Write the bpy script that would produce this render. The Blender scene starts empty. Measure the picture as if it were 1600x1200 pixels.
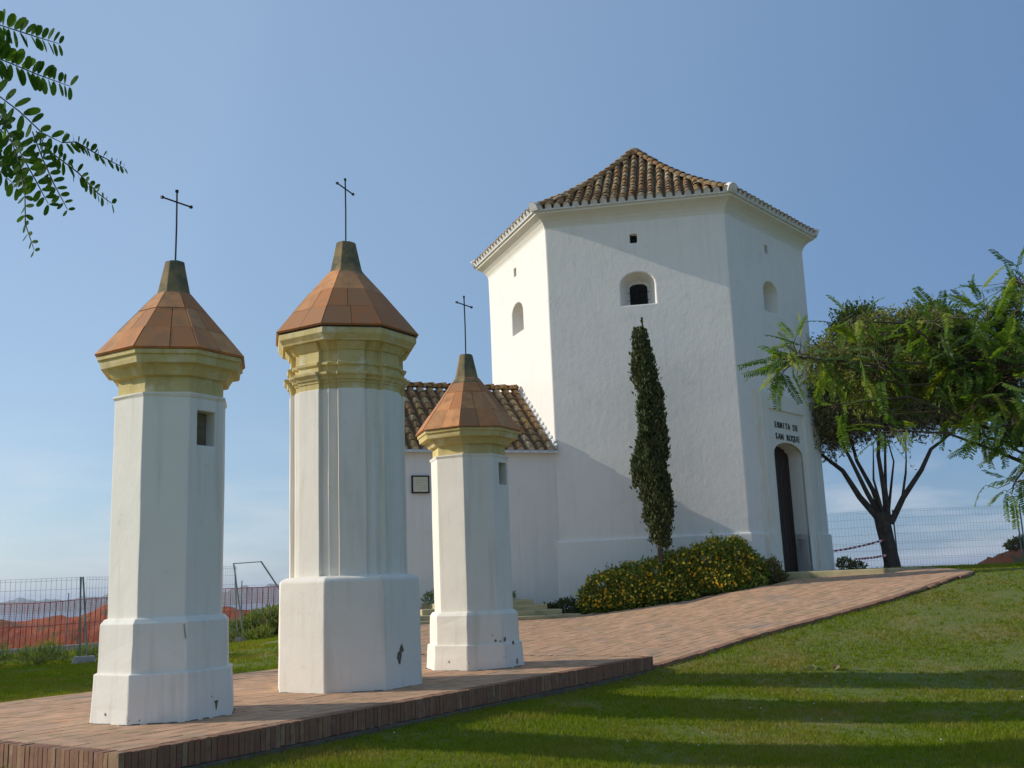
# Chapel with three wayside pillars
import bpy, bmesh, math, random
import numpy as np
from mathutils import Vector, Matrix
from math import sin, cos, pi, radians, sqrt

random.seed(7); rng = np.random.default_rng(7)
SUN_E, SKY_STR, EXPO = 2.6, .116, .54
SKY_AIR, SKY_DUST, SKY_OZ = 1.0, .3, 1.4
SKY_TINT = (1.0, 1, .99, 1); CLOUD, CLOUD_COL = .7, (4.6, 4.7, 5.0, 1)
VEIL, VEIL_COL = .66, (1.98, 2.82, 4.05, 1)
HAZE, HAZE_COL = 6e-5, (.78, .86, 1, 1)
sc = bpy.context.scene
# ------------------------------------------------------------------ camera
cam_d = bpy.data.cameras.new("camera"); cam = bpy.data.objects.new("camera", cam_d)
sc.collection.objects.link(cam); sc.camera = cam
PITCH, ROLL = radians(10.887), radians(2.245)
W = Vector((0, cos(PITCH), sin(PITCH))); U0 = Vector((0, -sin(PITCH), cos(PITCH))); R0 = Vector((1, 0, 0))
RR = R0 * cos(ROLL) - U0 * sin(ROLL); UU = R0 * sin(ROLL) + U0 * cos(ROLL)
cam.matrix_world = Matrix((RR, UU, -W)).transposed().to_4x4()
cam_d.sensor_fit = 'HORIZONTAL'; cam_d.sensor_width = 36; cam_d.lens = 36 * 1614.13 / 1600
cam_d.clip_start = 0.05; cam_d.clip_end = 60000
# ------------------------------------------------------------------ light
SUN_EL, SUN_AZ = radians(26.5), radians(94.6)          # azimuth from -Y towards -X
to_sun = Vector((-sin(SUN_AZ) * cos(SUN_EL), -cos(SUN_AZ) * cos(SUN_EL), sin(SUN_EL)))
world = bpy.data.worlds.new("World"); sc.world = world; world.use_nodes = True
nt = world.node_tree; nt.nodes.clear()
def N(t, kind, **kw):
    n = t.nodes.new(kind)
    for k, v in kw.items(): setattr(n, k, v)
    return n
sky = N(nt, 'ShaderNodeTexSky', sky_type='NISHITA'); sky.sun_disc = False
sky.sun_elevation = SUN_EL; sky.sun_rotation = math.atan2(to_sun.x, to_sun.y)
sky.altitude = 100; sky.air_density = SKY_AIR; sky.dust_density = SKY_DUST; sky.ozone_density = SKY_OZ
bg = N(nt, 'ShaderNodeBackground'); bg.inputs[1].default_value = SKY_STR
wo = N(nt, 'ShaderNodeOutputWorld')
tc = N(nt, 'ShaderNodeTexCoord'); sep = N(nt, 'ShaderNodeSeparateXYZ')
nt.links.new(tc.outputs['Generated'], sep.inputs[0])
mp = N(nt, 'ShaderNodeMapping'); mp.inputs['Scale'].default_value = (2.2, 2.2, 13)
nt.links.new(tc.outputs['Generated'], mp.inputs[0])
cn = N(nt, 'ShaderNodeTexNoise'); cn.inputs['Scale'].default_value = 2.6; cn.inputs['Detail'].default_value = 9
cn.inputs['Roughness'].default_value = .55
nt.links.new(mp.outputs[0], cn.inputs['Vector'])
cr = N(nt, 'ShaderNodeValToRGB'); cr.color_ramp.elements[0].position = .46; cr.color_ramp.elements[1].position = .66
nt.links.new(cn.outputs[0], cr.inputs[0])
band = N(nt, 'ShaderNodeValToRGB'); e = band.color_ramp.elements
e[0].position = 0.0; e[0].color = (.85,) * 3 + (1,); e[1].position = .17; e[1].color = (0, 0, 0, 1)
nt.links.new(sep.outputs[2], band.inputs[0])
mul = N(nt, 'ShaderNodeMath', operation='MULTIPLY'); mul.inputs[1].default_value = 1
nt.links.new(cr.outputs[0], mul.inputs[0]); nt.links.new(band.outputs[0], mul.inputs[1])
mul2 = N(nt, 'ShaderNodeMath', operation='MULTIPLY'); mul2.inputs[1].default_value = CLOUD
nt.links.new(mul.outputs[0], mul2.inputs[0])
mx = N(nt, 'ShaderNodeMixRGB'); mx.inputs[2].default_value = CLOUD_COL
tint = N(nt, 'ShaderNodeMixRGB', blend_type='MULTIPLY'); tint.inputs[0].default_value = 1; tint.inputs[2].default_value = SKY_TINT
nt.links.new(sky.outputs[0], tint.inputs[1])
veil = N(nt, 'ShaderNodeMixRGB'); veil.inputs[0].default_value = VEIL; veil.inputs[2].default_value = VEIL_COL   # thin even summer haze over the whole sky
nt.links.new(tint.outputs[0], veil.inputs[1])
# the sky is palest round the sun and deepens away from it, all the way round
dp = N(nt, 'ShaderNodeVectorMath', operation='DOT_PRODUCT'); dp.inputs[1].default_value = to_sun; nt.links.new(tc.outputs['Generated'], dp.inputs[0])
dm = N(nt, 'ShaderNodeMapRange'); dm.inputs[1].default_value = -1; dm.inputs[2].default_value = 1; nt.links.new(dp.outputs['Value'], dm.inputs[0])
dr = N(nt, 'ShaderNodeValToRGB'); dr.color_ramp.interpolation = 'B_SPLINE'; el_ = dr.color_ramp.elements
el_[0].position = 0; el_[0].color = (.46, .57, .72, 1); el_[1].position = 1; el_[1].color = (9.0, 7.2, 5.0, 1)  # glow round the sun, out of frame, raised to lift light on shaded walls
for p_, c_ in ((.38, (.47, .58, .72, 1)), (.50, (.60, .70, .80, 1)), (.66, (.93, .96, .97, 1)), (.77, (.86, .90, .94, 1)), (.88, (2.5, 2.2, 1.8, 1))): x_ = el_.new(p_); x_.color = c_
nt.links.new(dm.outputs[0], dr.inputs[0])
deep = N(nt, 'ShaderNodeMixRGB', blend_type='MULTIPLY'); deep.inputs[0].default_value = 1
nt.links.new(veil.outputs[0], deep.inputs[1]); nt.links.new(dr.outputs[0], deep.inputs[2])
nt.links.new(mul2.outputs[0], mx.inputs[0]); nt.links.new(deep.outputs[0], mx.inputs[1])
nt.links.new(mx.outputs[0], bg.inputs[0]); nt.links.new(bg.outputs[0], wo.inputs[0])
sl = bpy.data.lights.new("sun", 'SUN'); sl.energy = SUN_E; sl.angle = radians(.53); sl.color = (1, .945, .85)
so = bpy.data.objects.new("sun", sl); sc.collection.objects.link(so)
so.rotation_euler = to_sun.to_track_quat('Z', 'Y').to_euler(); so.location = (-10, 0, 20)
sc.view_settings.view_transform = 'Standard'; sc.view_settings.look = 'None'
sc.view_settings.gamma = 1; sc.view_settings.use_curve_mapping = False; sc.view_settings.exposure = EXPO
sc.render.engine = 'CYCLES'
sc.cycles.use_denoising = True
sc.cycles.max_bounces = 6; sc.cycles.transparent_max_bounces = 16; sc.cycles.volume_bounces = 0

# ------------------------------------------------------------------ helpers
C = sc.collection
class MB:
    def __init__(s): s.v = []; s.f = []; s.t = []
    def quad(s, *p, t=0.):
        n = len(s.v); s.v += [tuple(q) for q in p]; s.f.append(tuple(range(n, n + len(p)))); s.t.append(t)
    def hexa(s, b, tp, t=0.):          # two rings of equal length, closed
        n = len(s.v); m = len(b); s.v += [tuple(q) for q in b] + [tuple(q) for q in tp]
        s.f += [tuple(range(n + m - 1, n - 1, -1)), tuple(range(n + m, n + 2 * m))]
        s.f += [(n + i, n + (i + 1) % m, n + m + (i + 1) % m, n + m + i) for i in range(m)]
        s.t += [t] * (m + 2)
    def box(s, c, x, y, z, t=0.):      # centre + three half vectors
        c, x, y, z = map(Vector, (c, x, y, z))
        s.hexa([c - x - y - z, c + x - y - z, c + x + y - z, c - x + y - z],
               [c - x - y + z, c + x - y + z, c + x + y + z, c - x + y + z], t)
    def loft(s, rings, cap=True, t=0.):
        n = len(s.v); m = len(rings[0])
        for r in rings: s.v += [tuple(q) for q in r]
        for j in range(len(rings) - 1):
            for i in range(m):
                a = n + j * m
                s.f.append((a + i, a + (i + 1) % m, a + m + (i + 1) % m, a + m + i)); s.t.append(t)
        if cap:
            s.f.append(tuple(range(n + m - 1, n - 1, -1))); e = n + (len(rings) - 1) * m
            s.f.append(tuple(range(e, e + m))); s.t += [t, t]
    def tube(s, pts, rad, seg=6, cap=True, t=0.):
        pts = [Vector(p) for p in pts]; rings = []
        if not hasattr(rad, '__len__'): rad = [rad] * len(pts)
        prev = None
        for i, p in enumerate(pts):
            d = (pts[min(i + 1, len(pts) - 1)] - pts[max(i - 1, 0)]).normalized()
            a = prev if prev is not None else (Vector((0, 0, 1)) if abs(d.z) < .9 else Vector((1, 0, 0)))
            a = (a - d * a.dot(d)).normalized(); prev = a; b = d.cross(a)
            rings.append([p + (a * cos(2 * pi * k / seg) + b * sin(2 * pi * k / seg)) * rad[i] for k in range(seg)])
        s.loft(rings, cap, t)
    def mesh(s, name):
        me = bpy.data.meshes.new(name); me.from_pydata(s.v, [], s.f); me.validate()
        if any(s.t) and len(me.polygons) == len(s.t):
            at = me.attributes.new('tint', 'FLOAT', 'FACE'); at.data.foreach_set('value', s.t)
        me.update(); return me
def obj(name, mb, m, parent=None, bevel=0, smooth=False, seg=2):
    me = mb.mesh(name) if isinstance(mb, MB) else mb
    if isinstance(mb, MB):
        me.materials.append(m)
        b = bmesh.new(); b.from_mesh(me); bmesh.ops.recalc_face_normals(b, faces=b.faces); b.to_mesh(me); b.free()
    o = bpy.data.objects.new(name, me); C.objects.link(o)
    if parent: o.parent = parent
    if smooth:
        for p in me.polygons: p.use_smooth = True
    if bevel:
        bv = o.modifiers.new('bevel', 'BEVEL'); bv.width = bevel; bv.segments = seg; bv.limit_method = 'ANGLE'; bv.angle_limit = radians(25)
        if hasattr(bv, 'harden_normals'): bv.harden_normals = False
    return o
def tag(o, label, cat, group=None):
    o['label'] = label; o['category'] = cat
    if group: o['group'] = group
    return o
def thing(name, label, cat, loc=(0, 0, 0), group=None):
    o = bpy.data.objects.new(name, None); C.objects.link(o); o.location = loc; o.empty_display_size = .1
    return tag(o, label, cat, group)
def struct(o): o['kind'] = 'structure'; return o
def stuff(o): o['kind'] = 'stuff'; return o
def place(o, root):                    # geometry written in world coordinates goes under a thing standing at its base
    o.parent = root; o.matrix_parent_inverse = Matrix.Translation(-Vector(root_loc(root))); return o
def root_loc(r):
    l = Vector(r.location)
    while r.parent: r = r.parent; l = l + Vector(r.location)
    return l
def wobj(name, mb, m, root, **k):      # world-coordinate part of a thing (or sub-part of a part)
    o = obj(name, mb, m, None, **k)
    if root is None: return o
    o.parent = root
    o.matrix_parent_inverse = Matrix.Translation(-root_loc(root)) if root.type == 'EMPTY' else Matrix.Identity(4)
    return o
def fast_mesh(name, v, f, tint=None):
    v = np.ascontiguousarray(v, dtype=np.float32); f = np.ascontiguousarray(f, dtype=np.int32); k = f.shape[1]
    me = bpy.data.meshes.new(name); me.vertices.add(len(v)); me.vertices.foreach_set('co', v.ravel())
    me.loops.add(f.size); me.loops.foreach_set('vertex_index', f.ravel())
    me.polygons.add(len(f)); me.polygons.foreach_set('loop_start', np.arange(0, f.size, k, dtype=np.int32))
    me.polygons.foreach_set('loop_total', np.full(len(f), k, dtype=np.int32))
    if tint is not None:
        at = me.attributes.new('tint', 'FLOAT', 'FACE'); at.data.foreach_set('value', np.asarray(tint, dtype=np.float32))
    me.update(); return me
# ------------------------------------------------------------------ materials
def pmat(name, c1, c2=None, scale=4., rough=.85, bump=0., bscale=30., bump2=0., b2scale=3., c3=None, c3scale=1.5,
         c3lo=.58, c3hi=.7, tints=None, translucent=0., streak=None, spec=.3, metal=0., tintamt=1.):
    m = bpy.data.materials.new(name); m.use_nodes = True; t = m.node_tree; b = t.nodes['Principled BSDF']
    b.inputs['Roughness'].default_value = rough; b.inputs['Metallic'].default_value = metal
    b.inputs['Specular IOR Level'].default_value = spec
    g = N(t, 'ShaderNodeNewGeometry')
    def noise(s, det=5, vec=None, rg=.55):
        n = N(t, 'ShaderNodeTexNoise'); n.inputs['Scale'].default_value = s; n.inputs['Detail'].default_value = det
        n.inputs['Roughness'].default_value = rg
        t.links.new(vec or g.outputs['Position'], n.inputs['Vector']); return n.outputs[0]
    def ramp(src, a, bb):
        r = N(t, 'ShaderNodeMapRange'); r.inputs[1].default_value = a; r.inputs[2].default_value = bb
        t.links.new(src, r.inputs[0]); return r.outputs[0]
    def mix(fac, a, bb, mode='MIX'):
        x = N(t, 'ShaderNodeMixRGB', blend_type=mode)
        for i, v in ((0, fac), (1, a), (2, bb)):
            if isinstance(v, (tuple, list)): x.inputs[i].default_value = (*v, 1)
            elif isinstance(v, (int, float)): x.inputs[i].default_value = v
            else: t.links.new(v, x.inputs[i])
        return x.outputs[0]
    col = c1
    if tints:                          # one colour per piece (object random or a per-face number)
        at = N(t, 'ShaderNodeAttribute'); at.attribute_name = 'tint'; oi = N(t, 'ShaderNodeObjectInfo')
        ad = N(t, 'ShaderNodeMath', operation='ADD'); t.links.new(at.outputs['Fac'], ad.inputs[0]); t.links.new(oi.outputs['Random'], ad.inputs[1])
        fr = N(t, 'ShaderNodeMath', operation='FRACT'); t.links.new(ad.outputs[0], fr.inputs[0])
        cr = N(t, 'ShaderNodeValToRGB'); cr.color_ramp.interpolation = 'CONSTANT'; el = cr.color_ramp.elements
        el[0].color = (*tints[0], 1); el[1].position = 1 / len(tints); el[1].color = (*tints[1], 1)
        for i, c in enumerate(tints[2:], 2): x = el.new(i / len(tints)); x.color = (*c, 1)
        t.links.new(fr.outputs[0], cr.inputs[0]); col = cr.outputs[0]
        if c2: col = mix(ramp(noise(scale), .4, .72), col, c2)
    elif c2: col = mix(ramp(noise(scale), .35, .65), c1, c2)
    if c3: col = mix(ramp(noise(c3scale, 8, rg=.65), c3lo, c3hi), col, c3)
    if streak:
        mpn = N(t, 'ShaderNodeMapping'); mpn.inputs['Scale'].default_value = (7, 7, .55); t.links.new(g.outputs['Position'], mpn.inputs[0])
        col = mix(ramp(noise(1.2, 6, mpn.outputs[0]), .52, .8), col, streak)
    if isinstance(col, tuple): b.inputs['Base Color'].default_value = (*col, 1)
    else: t.links.new(col, b.inputs['Base Color'])
    nrm = None
    for st, s in ((bump, bscale), (bump2, b2scale)):
        if st:
            bn = N(t, 'ShaderNodeBump'); bn.inputs['Strength'].default_value = 1; bn.inputs['Distance'].default_value = st
            t.links.new(noise(s, 4), bn.inputs['Height'])
            if nrm: t.links.new(nrm, bn.inputs['Normal'])
            nrm = bn.outputs[0]
    if nrm: t.links.new(nrm, b.inputs['Normal'])
    if translucent:
        tr = N(t, 'ShaderNodeBsdfTranslucent'); ms = N(t, 'ShaderNodeMixShader'); ms.inputs[0].default_value = translucent
        if isinstance(col, tuple): tr.inputs[0].default_value = (*col, 1)
        else: t.links.new(mix(1., col, (1.3, 1.35, .55), 'MULTIPLY'), tr.inputs[0])
        o = t.nodes['Material Output']; t.links.new(b.outputs[0], ms.inputs[1]); t.links.new(tr.outputs[0], ms.inputs[2]); t.links.new(ms.outputs[0], o.inputs[0])
    return m
M = {}
M['plaster'] = pmat('white_limewash', (.86, .80, .695), (.83, .77, .665), 3, bump=.002, bscale=24, bump2=.005, b2scale=5, streak=(.68, .63, .52), c3=(.62, .58, .49), c3scale=6, c3lo=.64, c3hi=.80)
M['wall'] = pmat('white_wall', (.86, .80, .715), (.83, .775, .69), 2, bump=.0025, bscale=18, bump2=.0045, b2scale=7, c3=(.70, .67, .61), c3scale=2, c3lo=.60, c3hi=.8, streak=(.76, .725, .655))
M['cove'] = pmat('cream_wall', (.78, .74, .64), (.75, .70, .59), 3, bump=.004, bscale=20)
M['ochre'] = pmat('ochre_limewash', (.66, .53, .23), (.60, .47, .19), 4, bump=.003, bscale=30, bump2=.008, b2scale=6, c3=(.72, .66, .46), c3scale=5, c3lo=.52, c3hi=.70, streak=(.50, .38, .14))
M['stepochre'] = pmat('yellow_step_wash', (.52, .44, .24), (.40, .33, .17), 3, bump=.004, bscale=25, c3=(.22, .19, .12), c3scale=3, c3lo=.55, c3hi=.72)
M['rooftile'] = pmat('terracotta_slab', (.4, .17, .1), tints=[(0.554, 0.23, 0.086), (0.449, 0.173, 0.066), (0.66, 0.3, 0.117), (0.409, 0.184, 0.081), (0.554, 0.265, 0.111), (0.502, 0.196, 0.071)], c2=(.38, .19, .09), scale=7, bump=.002, bscale=60, c3=(.28, .21, .12), c3scale=9, c3lo=.6, c3hi=.78)
M['finial'] = pmat('lichened_cement', (.20, .15, .085), (.30, .21, .09), 8, bump=.004, bscale=40, c3=(.12, .12, .07), c3scale=5, c3lo=.5, c3hi=.62)
M['iron'] = pmat('black_iron', (.02, .02, .022), None, rough=.6, metal=.3)
M['barrel'] = pmat('clay_barrel_tile', (.3, .15, .07), tints=[(.40, .22, .09), (.32, .17, .075), (.46, .28, .11), (.28, .18, .10), (.44, .31, .17), (.36, .19, .08), (.50, .37, .22)], c2=(.22, .15, .075), scale=6, bump=.003, bscale=50, c3=(.48, .40, .26), c3scale=7, c3lo=.60, c3hi=.72)
M['roofbase'] = pmat('clay_channels', (.17, .11, .06), (.11, .07, .04), 6, bump=.01, bscale=18)
M['mortar'] = pmat('white_mortar', (.76, .74, .69), (.62, .59, .54), 9, bump=.006, bscale=25)
M['brick'] = pmat('edge_brick', (.3, .15, .09), tints=[(0.303, 0.142, 0.083), (0.275, 0.128, 0.076), (0.324, 0.159, 0.09), (0.345, 0.187, 0.104), (0.289, 0.145, 0.09), (0.31, 0.152, 0.087), (0.257, 0.121, 0.075), (0.373, 0.229, 0.125)], c2=(.22, .12, .075), scale=12, bump=.003, bscale=60, c3=(.36, .30, .22), c3scale=7, c3lo=.6, c3hi=.8)
M['paver'] = pmat('clay_paver', (.4, .25, .18), tints=[(0.554, 0.316, 0.187), (0.529, 0.3, 0.177), (0.578, 0.336, 0.199), (0.541, 0.316, 0.189), (0.518, 0.292, 0.173), (0.59, 0.346, 0.206), (0.56, 0.316, 0.182)], c2=(.34, .235, .13), scale=5, bump=.002, bscale=50, c3=(.30, .23, .18), c3scale=1.3, c3lo=.55, c3hi=.75)
M['joint'] = pmat('sandy_joint', (.17, .12, .085), (.12, .085, .06), 6, bump=.004, bscale=60)
M['concrete'] = pmat('concrete', (.38, .36, .33), (.30, .28, .25), 6, bump=.004, bscale=40, c3=(.2, .19, .16), c3scale=4)
M['door'] = pmat('dark_brown_wood', (.035, .014, .010), (.02, .010, .008), 8, rough=.5, bump=.003, bscale=40)
M['dark'] = pmat('dark_interior', (.012, .011, .010), None)
M['letter'] = pmat('dark_lettering', (.06, .06, .055), None, rough=.5)
M['plaquetile'] = pmat('ceramic_plaque', (.78, .72, .55), (.68, .62, .46), 14, rough=.4)
M['render'] = pmat('exposed_render', (.20, .16, .105), (.13, .10, .07), 30, bump=.004, bscale=60)
M['steel'] = pmat('galvanised_steel', (.22, .26, .27), (.14, .17, .17), 8, rough=.5, metal=.4)
M['wire'] = pmat('grey_wire', (.16, .20, .22), None, rough=.6)
M['net'] = pmat('orange_plastic_net', (.50, .085, .075), (.42, .07, .07), 2, rough=.5, translucent=.35)
M['soil'] = pmat('red_soil', (.42, .11, .045), (.32, .095, .04), 2.5, bump=.03, bscale=6, c3=(.13, .11, .05), c3scale=1.8, c3lo=.53, c3hi=.62)
M['ground'] = pmat('lawn_ground', (.12, .15, .03), (.15, .16, .04), 1.2, bump=.02, bscale=20, c3=(.24, .19, .07), c3scale=.7, c3lo=.48, c3hi=.72)
M['grass'] = pmat('grass_blade', (.1, .15, .02), None, tints=[(0.198, 0.26, 0.015), (0.231, 0.279, 0.019), (0.165, 0.214, 0.014), (0.264, 0.272, 0.03), (0.205, 0.26, 0.017)], translucent=.35, rough=.8, spec=.08, c3=(.34, .25, .07), c3scale=.7, c3lo=.46, c3hi=.74)
M['weed'] = pmat('long_grass', (.13, .19, .03), None, tints=[(.13, .20, .03), (.17, .22, .04), (.10, .15, .03), (.22, .20, .08)], translucent=.4)
M['cypress'] = pmat('cypress_scale', (.05, .06, .02), None, tints=[(0.068, 0.089, 0.028), (0.084, 0.102, 0.036), (0.052, 0.068, 0.022), (0.104, 0.102, 0.044), (0.072, 0.089, 0.032)], translucent=.1)
M['bushleaf'] = pmat('shrub_leaf', (.05, .07, .02), None, tints=[(0.163, 0.22, 0.031), (0.212, 0.26, 0.036), (0.122, 0.163, 0.024), (0.244, 0.268, 0.048)], translucent=.2)
M['flower'] = pmat('yellow_petal', (.75, .45, .02), None, tints=[(.78, .48, .02), (.70, .36, .02), (.80, .58, .08)], translucent=.2)
M['fernleaf'] = pmat('feather_leaf', (.1, .15, .02), None, tints=[(.12, .20, .026), (.17, .25, .030), (.08, .14, .025), (.28, .32, .035), (.11, .18, .030), (.09, .15, .035)], translucent=.5, rough=.5, spec=.3)
M['nearleaf'] = pmat('near_leaflet', (.06, .11, .02), None, tints=[(0.058, 0.126, 0.019), (0.072, 0.147, 0.024), (0.046, 0.105, 0.017), (0.091, 0.168, 0.026)], translucent=.5, rough=.75, spec=.08)
M['dryleaf'] = pmat('olive_brown_leaf', (.09, .09, .04), None, tints=[(.21, .17, .075), (.16, .17, .055), (.24, .19, .10), (.14, .15, .05)], translucent=.25)
M['oliveleaf'] = pmat('olive_green_leaf', (.1, .12, .03), tints=[(.15, .19, .035), (.20, .23, .045), (.11, .14, .03), (.25, .24, .06)], translucent=.35)
M['bark'] = pmat('dark_bark', (.055, .042, .034), (.10, .075, .058), 7, bump=.02, bscale=18)
M['bark2'] = pmat('brown_bark', (.12, .085, .055), (.08, .06, .04), 7, bump=.01, bscale=25)
M['sea'] = pmat('sea_water', (.10, .16, .22), (.12, .18, .24), .002, rough=.35, spec=.5)
M['hill'] = pmat('hill_scrub', (.09, .10, .06), (.13, .12, .08), .004)
# ------------------------------------------------------------------ terrain
CTRL = np.array([(-3.07, 8.14, -1.385), (-.56, 12.0, -1.365), (1.94, 15.9, -1.34), (-6.16, 12.6, -1.165), (-5.57, 13.66, -1.165), (-3.9, 15.6, -1.165),
    (-2.2, 18.6, -1.17), (-7.3, 10.85, -1.3), (0, 1, -1.7), (4, 2, -1.75), (-5, 2, -1.65), (4, 7, -1.75), (8, 8, -1.72), (7.2, 14.5, -1.58), (6.1, 12.3, -1.65), (4.9, 9.9, -1.72), (1.65, 12.7, -1.50), (1.3, 10.2, -1.62), (4, 14.9, -1.46), (-1.9, 22, -.80), (.9, 23, -.83),
    (.91, 25, -.66), (5.47, 24.0, -.24), (8.4, 26, -.06), (-5, 25, -1.0), (-8.2, 19.6, -1.2), (-6.6, 25, -1.2), (9.7, 22, -.2), (4.3, 17.8, -1.08),
    (7.2, 20.05, -.62), (12, 22, -.14), (9, 16.5, -1.25), (12, 15, -1.35), (14, 28, -.03), (8, 12, -1.64), (9.5, 27, -.03), (10.8, 24, -.08), (12, 32, -.08),
    (0, 32, -.4), (-8, 32, -1.25), (-14, 20, -1.25), (-14, 10, -1.35), (-14, 2, -1.6), (18, 2, -1.7), (18, 12, -1.4), (18, 24, 0), (-14, 32, -1.3), (18, 34, -.1)])
def _k(r2): return np.where(r2 > 1e-9, .5 * r2 * np.log(np.maximum(r2, 1e-9)), 0)
_n = len(CTRL); _A = np.zeros((_n + 3, _n + 3)); _P = np.c_[np.ones(_n), CTRL[:, :2]]
_A[:_n, :_n] = _k(((CTRL[:, None, :2] - CTRL[None, :, :2]) ** 2).sum(-1)) + np.eye(_n) * .25
_A[:_n, _n:] = _P; _A[_n:, :_n] = _P.T
_w = np.linalg.solve(_A, np.r_[CTRL[:, 2], 0, 0, 0])
def terr(x, y):
    x = np.asarray(x, float); y = np.asarray(y, float)
    xc = np.clip(x, -15, 19); yc = np.clip(y, 0, 35); q = np.stack([xc, yc], -1)
    r2 = ((q[..., None, :] - CTRL[:, :2]) ** 2).sum(-1)
    z = _k(r2) @ _w[:_n] + _w[_n] + _w[_n + 1] * xc + _w[_n + 2] * yc
    z = np.minimum(z, .02)
    d = np.maximum(y - 36, 0)
    return z - .30 * np.minimum(d, 320) ** 1.0 * (d / (d + 6)) - .004 * np.maximum(np.abs(x) - 19, 0)
def tz(x, y): return float(terr(x, y))
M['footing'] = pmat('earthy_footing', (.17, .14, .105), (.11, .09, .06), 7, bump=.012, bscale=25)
# ground sheet out to the shore
def axis(lo, hi, st, far):
    a = list(np.arange(lo, hi + 1e-6, st)); k = st; x = hi; out = []
    while x < far: k *= 1.35; x += k; out.append(x)
    k = st; x = lo; left = []
    while x > -far: k *= 1.35; x -= k; left.append(x)
    return np.array(left[::-1] + a + out)
gx = axis(-16, 19, .3, 900); gy = np.array([v for v in axis(-2, 38, .3, 700) if v > -60])
X, Y = np.meshgrid(gx, gy); Z = np.stack([terr(X[i], Y[i]) for i in range(len(gy))])
Z += .012 * np.sin(X * 2.1 + 1.3 * np.sin(Y * 1.7)) * np.cos(Y * 2.4 + X)
Z -= .02
nx, ny = len(gx), len(gy); ii = np.arange(nx * ny).reshape(ny, nx)
me = fast_mesh('ground', np.stack([X, Y, Z], -1).reshape(-1, 3), np.stack([ii[:-1, :-1], ii[:-1, 1:], ii[1:, 1:], ii[1:, :-1]], -1).reshape(-1, 4))
me.materials.append(M['ground']); me.polygons.foreach_set('use_smooth', [True] * len(me.polygons)); struct(obj('ground', me, None))
mb = MB(); mb.quad((-40000, 200, -95), (40000, 200, -95), (40000, 42000, -95), (-40000, 42000, -95)); struct(obj('sea', mb, M['sea']))
def ridge(name, pts, d, seed):         # far headland: pts = (tan azimuth, height above eye in m)
    r = random.Random(seed); mb = MB(); rows = []
    for dd, hs in ((0, 0), (600, .55), (1300, 1.), (2600, .4), (3600, 0)):
        row = []
        for i in range(121):
            tt = pts[0][0] + (pts[-1][0] - pts[0][0]) * i / 120
            h = np.interp(tt, [p[0] for p in pts], [p[1] for p in pts]) + 95
            h *= 1 + (.10 * math.sin(i * .9 + seed) + .06 * math.sin(i * 2.3) + r.uniform(-.03, .03)) * (1 if 0 < hs else 0)
            row.append((tt * (d + dd), d + dd, -97 + (h + 2) * hs if hs else -97))
        rows.append(row)
    for a, b in zip(rows, rows[1:]):
        for i in range(120): mb.quad(a[i], a[i + 1], b[i + 1], b[i])
    return struct(obj(name, mb, M['hill'], smooth=True))
ridge('hill', [(-.62, -80), (-.56, 10), (-.50, 12), (-.475, 32), (-.44, 6), (-.415, 20), (-.39, 45), (-.34, 52), (-.30, 20), (-.26, 62), (-.235, 76), (-.21, 60), (-.15, 20), (-.10, -80)], 9500, 3)

# ------------------------------------------------------------------ terrace with three edges of upright bricks
ZP = -1.15
A0 = Vector((-3.07, 8.14, 0)); B0 = Vector((1.94, 15.90, 0)); ud = (B0 - A0).normalized(); nd = Vector((-ud.y, ud.x, 0)); LEN = (B0 - A0).length; WID = 5.0
def tp(u, s, z): p = A0 + ud * u + nd * s; return Vector((p.x, p.y, z))
mb = MB(); i0 = .012
mb.hexa([tp(i0, i0, -1.9), tp(LEN - i0, i0, -1.9), tp(LEN - i0, WID - i0, -1.9), tp(i0, WID - i0, -1.9)],
        [tp(i0, i0, ZP - .008), tp(LEN - i0, i0, ZP - .008), tp(LEN - i0, WID - i0, ZP - .008), tp(i0, WID - i0, ZP - .008)])
terrace = struct(obj('terrace_pavement', mb, M['joint']))
mb = MB(); q = -.035
mb.hexa([tp(q - .03, q - .03, -1.9), tp(LEN + .02, q - .03, -1.9), tp(LEN + .02, i0 - .002, -1.9), tp(q - .03, i0 - .002, -1.9)],
        [tp(q, q, ZP - .205), tp(LEN + .0, q, ZP - .205), tp(LEN + .0, i0 - .002, ZP - .20), tp(q, i0 - .002, ZP - .20)])
mb.hexa([tp(q - .03, i0 - .002, -1.9), tp(i0 - .002, i0 - .002, -1.9), tp(i0 - .002, WID, -1.9), tp(q - .03, WID, -1.9)],
        [tp(q, i0 - .002, ZP - .205), tp(i0 - .002, i0 - .002, ZP - .20), tp(i0 - .002, WID, ZP - .20), tp(q, WID, ZP - .205)])
obj('footing', mb, M['footing'], terrace)
def brick_at(u, s, along, r):          # along=True: the brick's narrow side runs with u
    w, dp, h = .0262 + r.uniform(-.0015, .0015), .06, .094 + r.uniform(-.004, .004)
    jo = r.uniform(-.004, .004); top = ZP + r.uniform(-.004, .003); a = r.uniform(-.03, .03)
    ex, ey = (ud, nd) if along else (nd, ud)
    exr = ex * cos(a) + ey * sin(a); c = tp(u, s, top - h) + ey * jo
    return c, exr * w, ey * dp, Vector((0, 0, h))
r = random.Random(5); bricks = []; PB = .0595
for i in range(int(LEN / PB)): bricks.append((PB * (i + .5), .06, True))
for i in range(int((WID - .13) / PB)): bricks.append((.06, .125 + PB * (i + .5), False))
for i in range(int((WID - .13) / PB)): bricks.append((LEN - .06, .125 + PB * (i + .5), False))
rest = MB()
bm_proto = MB(); bm_proto.box((0, 0, 0), (1, 0, 0), (0, 1, 0), (0, 0, 1)); bme = bm_proto.mesh('brick'); bme.materials.append(M['brick'])
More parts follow.
